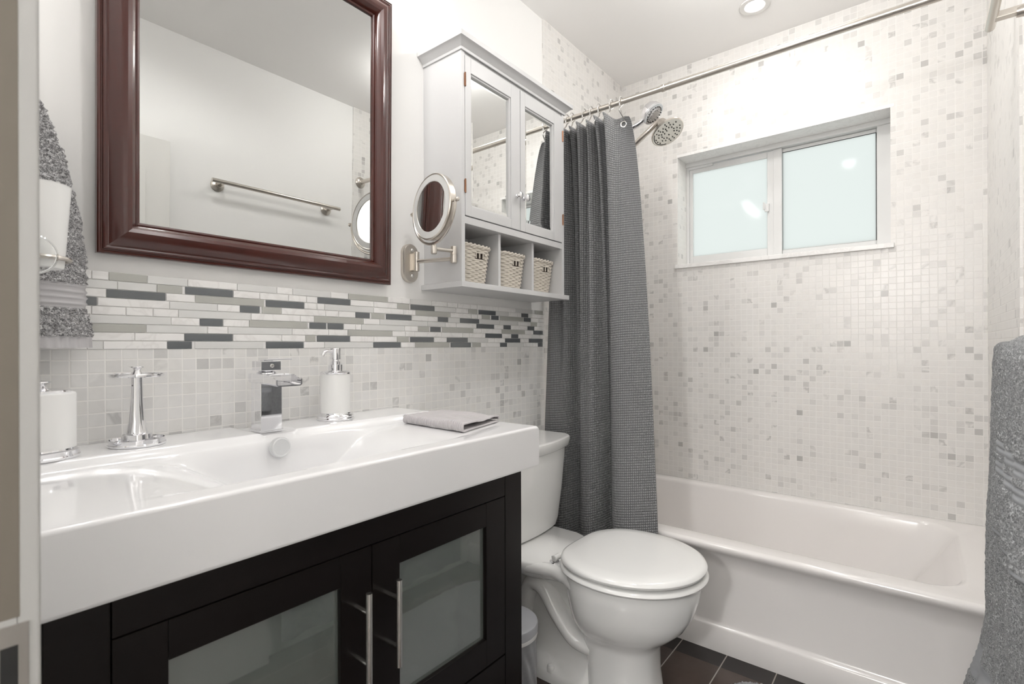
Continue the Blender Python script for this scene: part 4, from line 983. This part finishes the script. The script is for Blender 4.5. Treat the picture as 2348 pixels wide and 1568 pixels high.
def drape(name, label, x0, x1, ztop, zf, zb, out, mt, band=None, flare=0., seed=0, nfold=7, amp=.012, bands=()):
    # hangs over the bar: back flap, over the bar, front flap. u along the wall, v over the bar
    RB = .0155+out; Lb = ztop-zb; Lf = ztop-zf; arcl = pi*RB; tot = Lb+arcl+Lf
    def pos(u, s_):
        x = x0+(x1-x0)*u
        if s_ < Lb: y = -1.462-RB; z = zb+s_; d = 0; k = 0
        elif s_ < Lb+arcl:
            a = (s_-Lb)/RB; y = -1.462-RB*cos(a); z = ztop+RB*sin(a)*.9; d = 0; k = sin(a)*.2
        else: d = s_-Lb-arcl; y = -1.462+RB; z = ztop-d; k = 1
        w = min(1, d/.35)
        f = amp*(sin(u*nfold*2*pi+seed+1.2*noise.noise(Vector((u*3, z*2, seed))))*.7+.6*noise.noise(Vector((u*7, z*3, seed+4))))
        edge = ss(0, .05, u)*ss(0, .05, 1-u)
        if k == 1:
            y += w*(f+amp*.9)*1.0 + flare*ss(.60, .92, d/Lf)*.06
            x += flare*ss(.55, .95, d/Lf)*(u-.4)*.14
            y -= (1-edge)*.010*w
        lo = .0022*noise.noise(Vector((x*160, z*160, seed))) + .0014*noise.noise(Vector((x*320, z*320, seed+9)))
        inb = any(b0 < d < b1 for b0, b1 in bands) if k == 1 else False
        if inb: lo = .0012*sin(d*2*pi/.011)-.0015
        y += lo if k != 0 else 0
        return Vector((x, y if k else max(y, YR+.004), z))
    m = MB(); nu, nv = 150, 260
    m.grid(lambda u, v: pos(u, v*tot), nu, nv)
    o = m.build(name, [mt, band] if band else mt, None, 80)
    if band:
        me = o.data
        for p in me.polygons:
            c = p.center
            j = p.index // nu; s_ = (j+.5)/nv*tot; d = s_-Lb-arcl
            if any(b0 < d < b1 for b0, b1 in bands): p.material_index = 1
    md = o.modifiers.new('thickness', 'SOLIDIFY'); md.thickness = .005; md.offset = 0
    return tag(o, label, 'towel')
drape('bath_towel', 'large grey terry bath towel hanging from the lower bar on the right wall', 0.90, 1.655, 1.100, .10, .34, .004, TERRY_R, BAND_R, .75, 1.3, 5, .013, ((.70, .79),))
drape('guest_towel', 'smaller grey hand towel with woven bands hung over the grey bath towel', 0.90, 1.205, 1.083, .80, .86, .037, TERRY_R, BAND_R, 0., 4.1, 3, .010, ((.125, .150), (.160, .185), (.275, .297)))

# ------------------------------------------------------------------ corner behind the door jamb: towel, tumbler
t = thing('towel_ring', 'nickel towel ring on the vanity wall mostly hidden behind the door jamb', 'towel ring', (.14, .006, 1.60))
m_ = MB(); m_.lathe([(.024, 0), (.024, .005), (.012, .010), (.010, .04)], 24, (.128, .0055, 1.622), (0, -1, 0)); m_.tube([(.128+.046*cos(2*pi*k/40), -.038, 1.578+.046*sin(2*pi*k/40)) for k in range(40)], .004, 10, closed=True); m_.build('ring', NICKEL, t)
def ht(u, v):
    # u around the hanging bundle (flattened tube), v from ring to hem
    z = 1.565-(1.565-1.112)*v; hw = interp([(0, .040), (.2, .070), (.45, .094), (.62, .102), (.80, .106), (.86, .104), (.90, .112), (1, .114)], v)
    th = interp([(0, .020), (.3, .030), (.8, .030), (1, .034)], v); a = 2*pi*u
    cx_ = .148
    x = cx_+hw*math.copysign(abs(cos(a))**.8, cos(a)); y = -.042-th*math.copysign(abs(sin(a))**.9, sin(a))
    f = .010*sin(a*4+1.0+v*2)*(.4+.6*v)
    if sin(a) > 0: y -= f
    inb = .735 < v < .835
    nrm = .0045*noise.noise(Vector((x*150, z*150, y*100)))+.0026*noise.noise(Vector((x*300, z*300, 2)))
    if inb: nrm = -.004+.0030*max(0, sin((v-.735)/.1*4*2*pi))
    if v > .955: nrm = -.003+.0012*sin(a*40)
    y += -nrm*sin(a); x += nrm*cos(a)
    return Vector((x, min(y, -.006), z))
m_ = MB(); NU, NV = 260, 240; m_.grid(ht, NU, NV)
htow = m_.build('hand_towel', [TERRY_L, BAND_L], None, 80)
for p in htow.data.polygons:
    v = (p.index//NU+.5)/NV
    if .735 < v < .835 or v > .955: p.material_index = 1
tag(htow, 'light grey terry hand towel hanging in the corner behind the white tumbler', 'towel')
KC = (.170, -.150)
t = thing('tumbler_holder', 'clear tumbler holder with a round front disc in the corner by the jamb', 'holder', (.07, KC[1], 1.25))
m_ = MB(); m_.tube([(KC[0]+.037*cos(2*pi*k/36), KC[1]+.037*sin(2*pi*k/36), 1.262) for k in range(36)], .004, 8, closed=True); m_.tube([(.0655, KC[1], 1.262), (.131, KC[1], 1.262)], .006, 10); m_.lathe([(.022, 0), (.022, .006), (.008, .010)], 24, (.0655, KC[1], 1.262), (1, 0, 0)); m_.build('ring_arm', NICKEL, t)
dn = Vector((-.12, -1, -.10)).normalized()
m_ = MB(); m_.lathe([(.0, 0), (.030, .001), (.0325, .004), (.0325, .010), (.030, .013), (.018, .010), (0, .009)], 40, (KC[0]-.018, KC[1]-.044, 1.262), dn); m_.build('front_disc', CLEAR, t)
t2 = MB(); t2.lathe([(0, .001), (.0285, 0), (.0300, .003), (.0395, .138), (.0405, .140), (.0395, .1405), (.0375, .138), (.0280, .006), (0, .005)], 48, (*KC, 1.246))
tag(t2.build('tumbler', PLAST), 'white plastic tumbler standing in its holder in front of the corner towel', 'tumbler')

# ------------------------------------------------------------------ bath mat
def rug(u, v):
    a = 2*pi*u; r = v
    P = (1.02+.40*math.copysign(abs(cos(a))**.45, cos(a))*r+.385, -1.068+.278*math.copysign(abs(sin(a))**.45, sin(a))*r)
    h = .026*(1-max(0, (r-.90)/.10)**2.2) if r > .9 else .026
    n_ = .006*noise.noise(Vector((P[0]*90, P[1]*90, 0)))+.005*noise.noise(Vector((P[0]*200, P[1]*200, 3)))
    k = 1+.010*noise.noise(Vector((a*25, 1, 1))) if r > .85 else 1
    return Vector((1.405+(P[0]-1.405)*k, -1.068+(P[1]+1.068)*k, max(.0005, h+n_*(1 if r < .99 else 0))))
m_ = MB(); m_.grid(rug, 420, 110)
tag(m_.build('bath_mat', RUGM, None, 80), 'fluffy light grey bath mat on the dark floor beside the tub', 'bath mat')
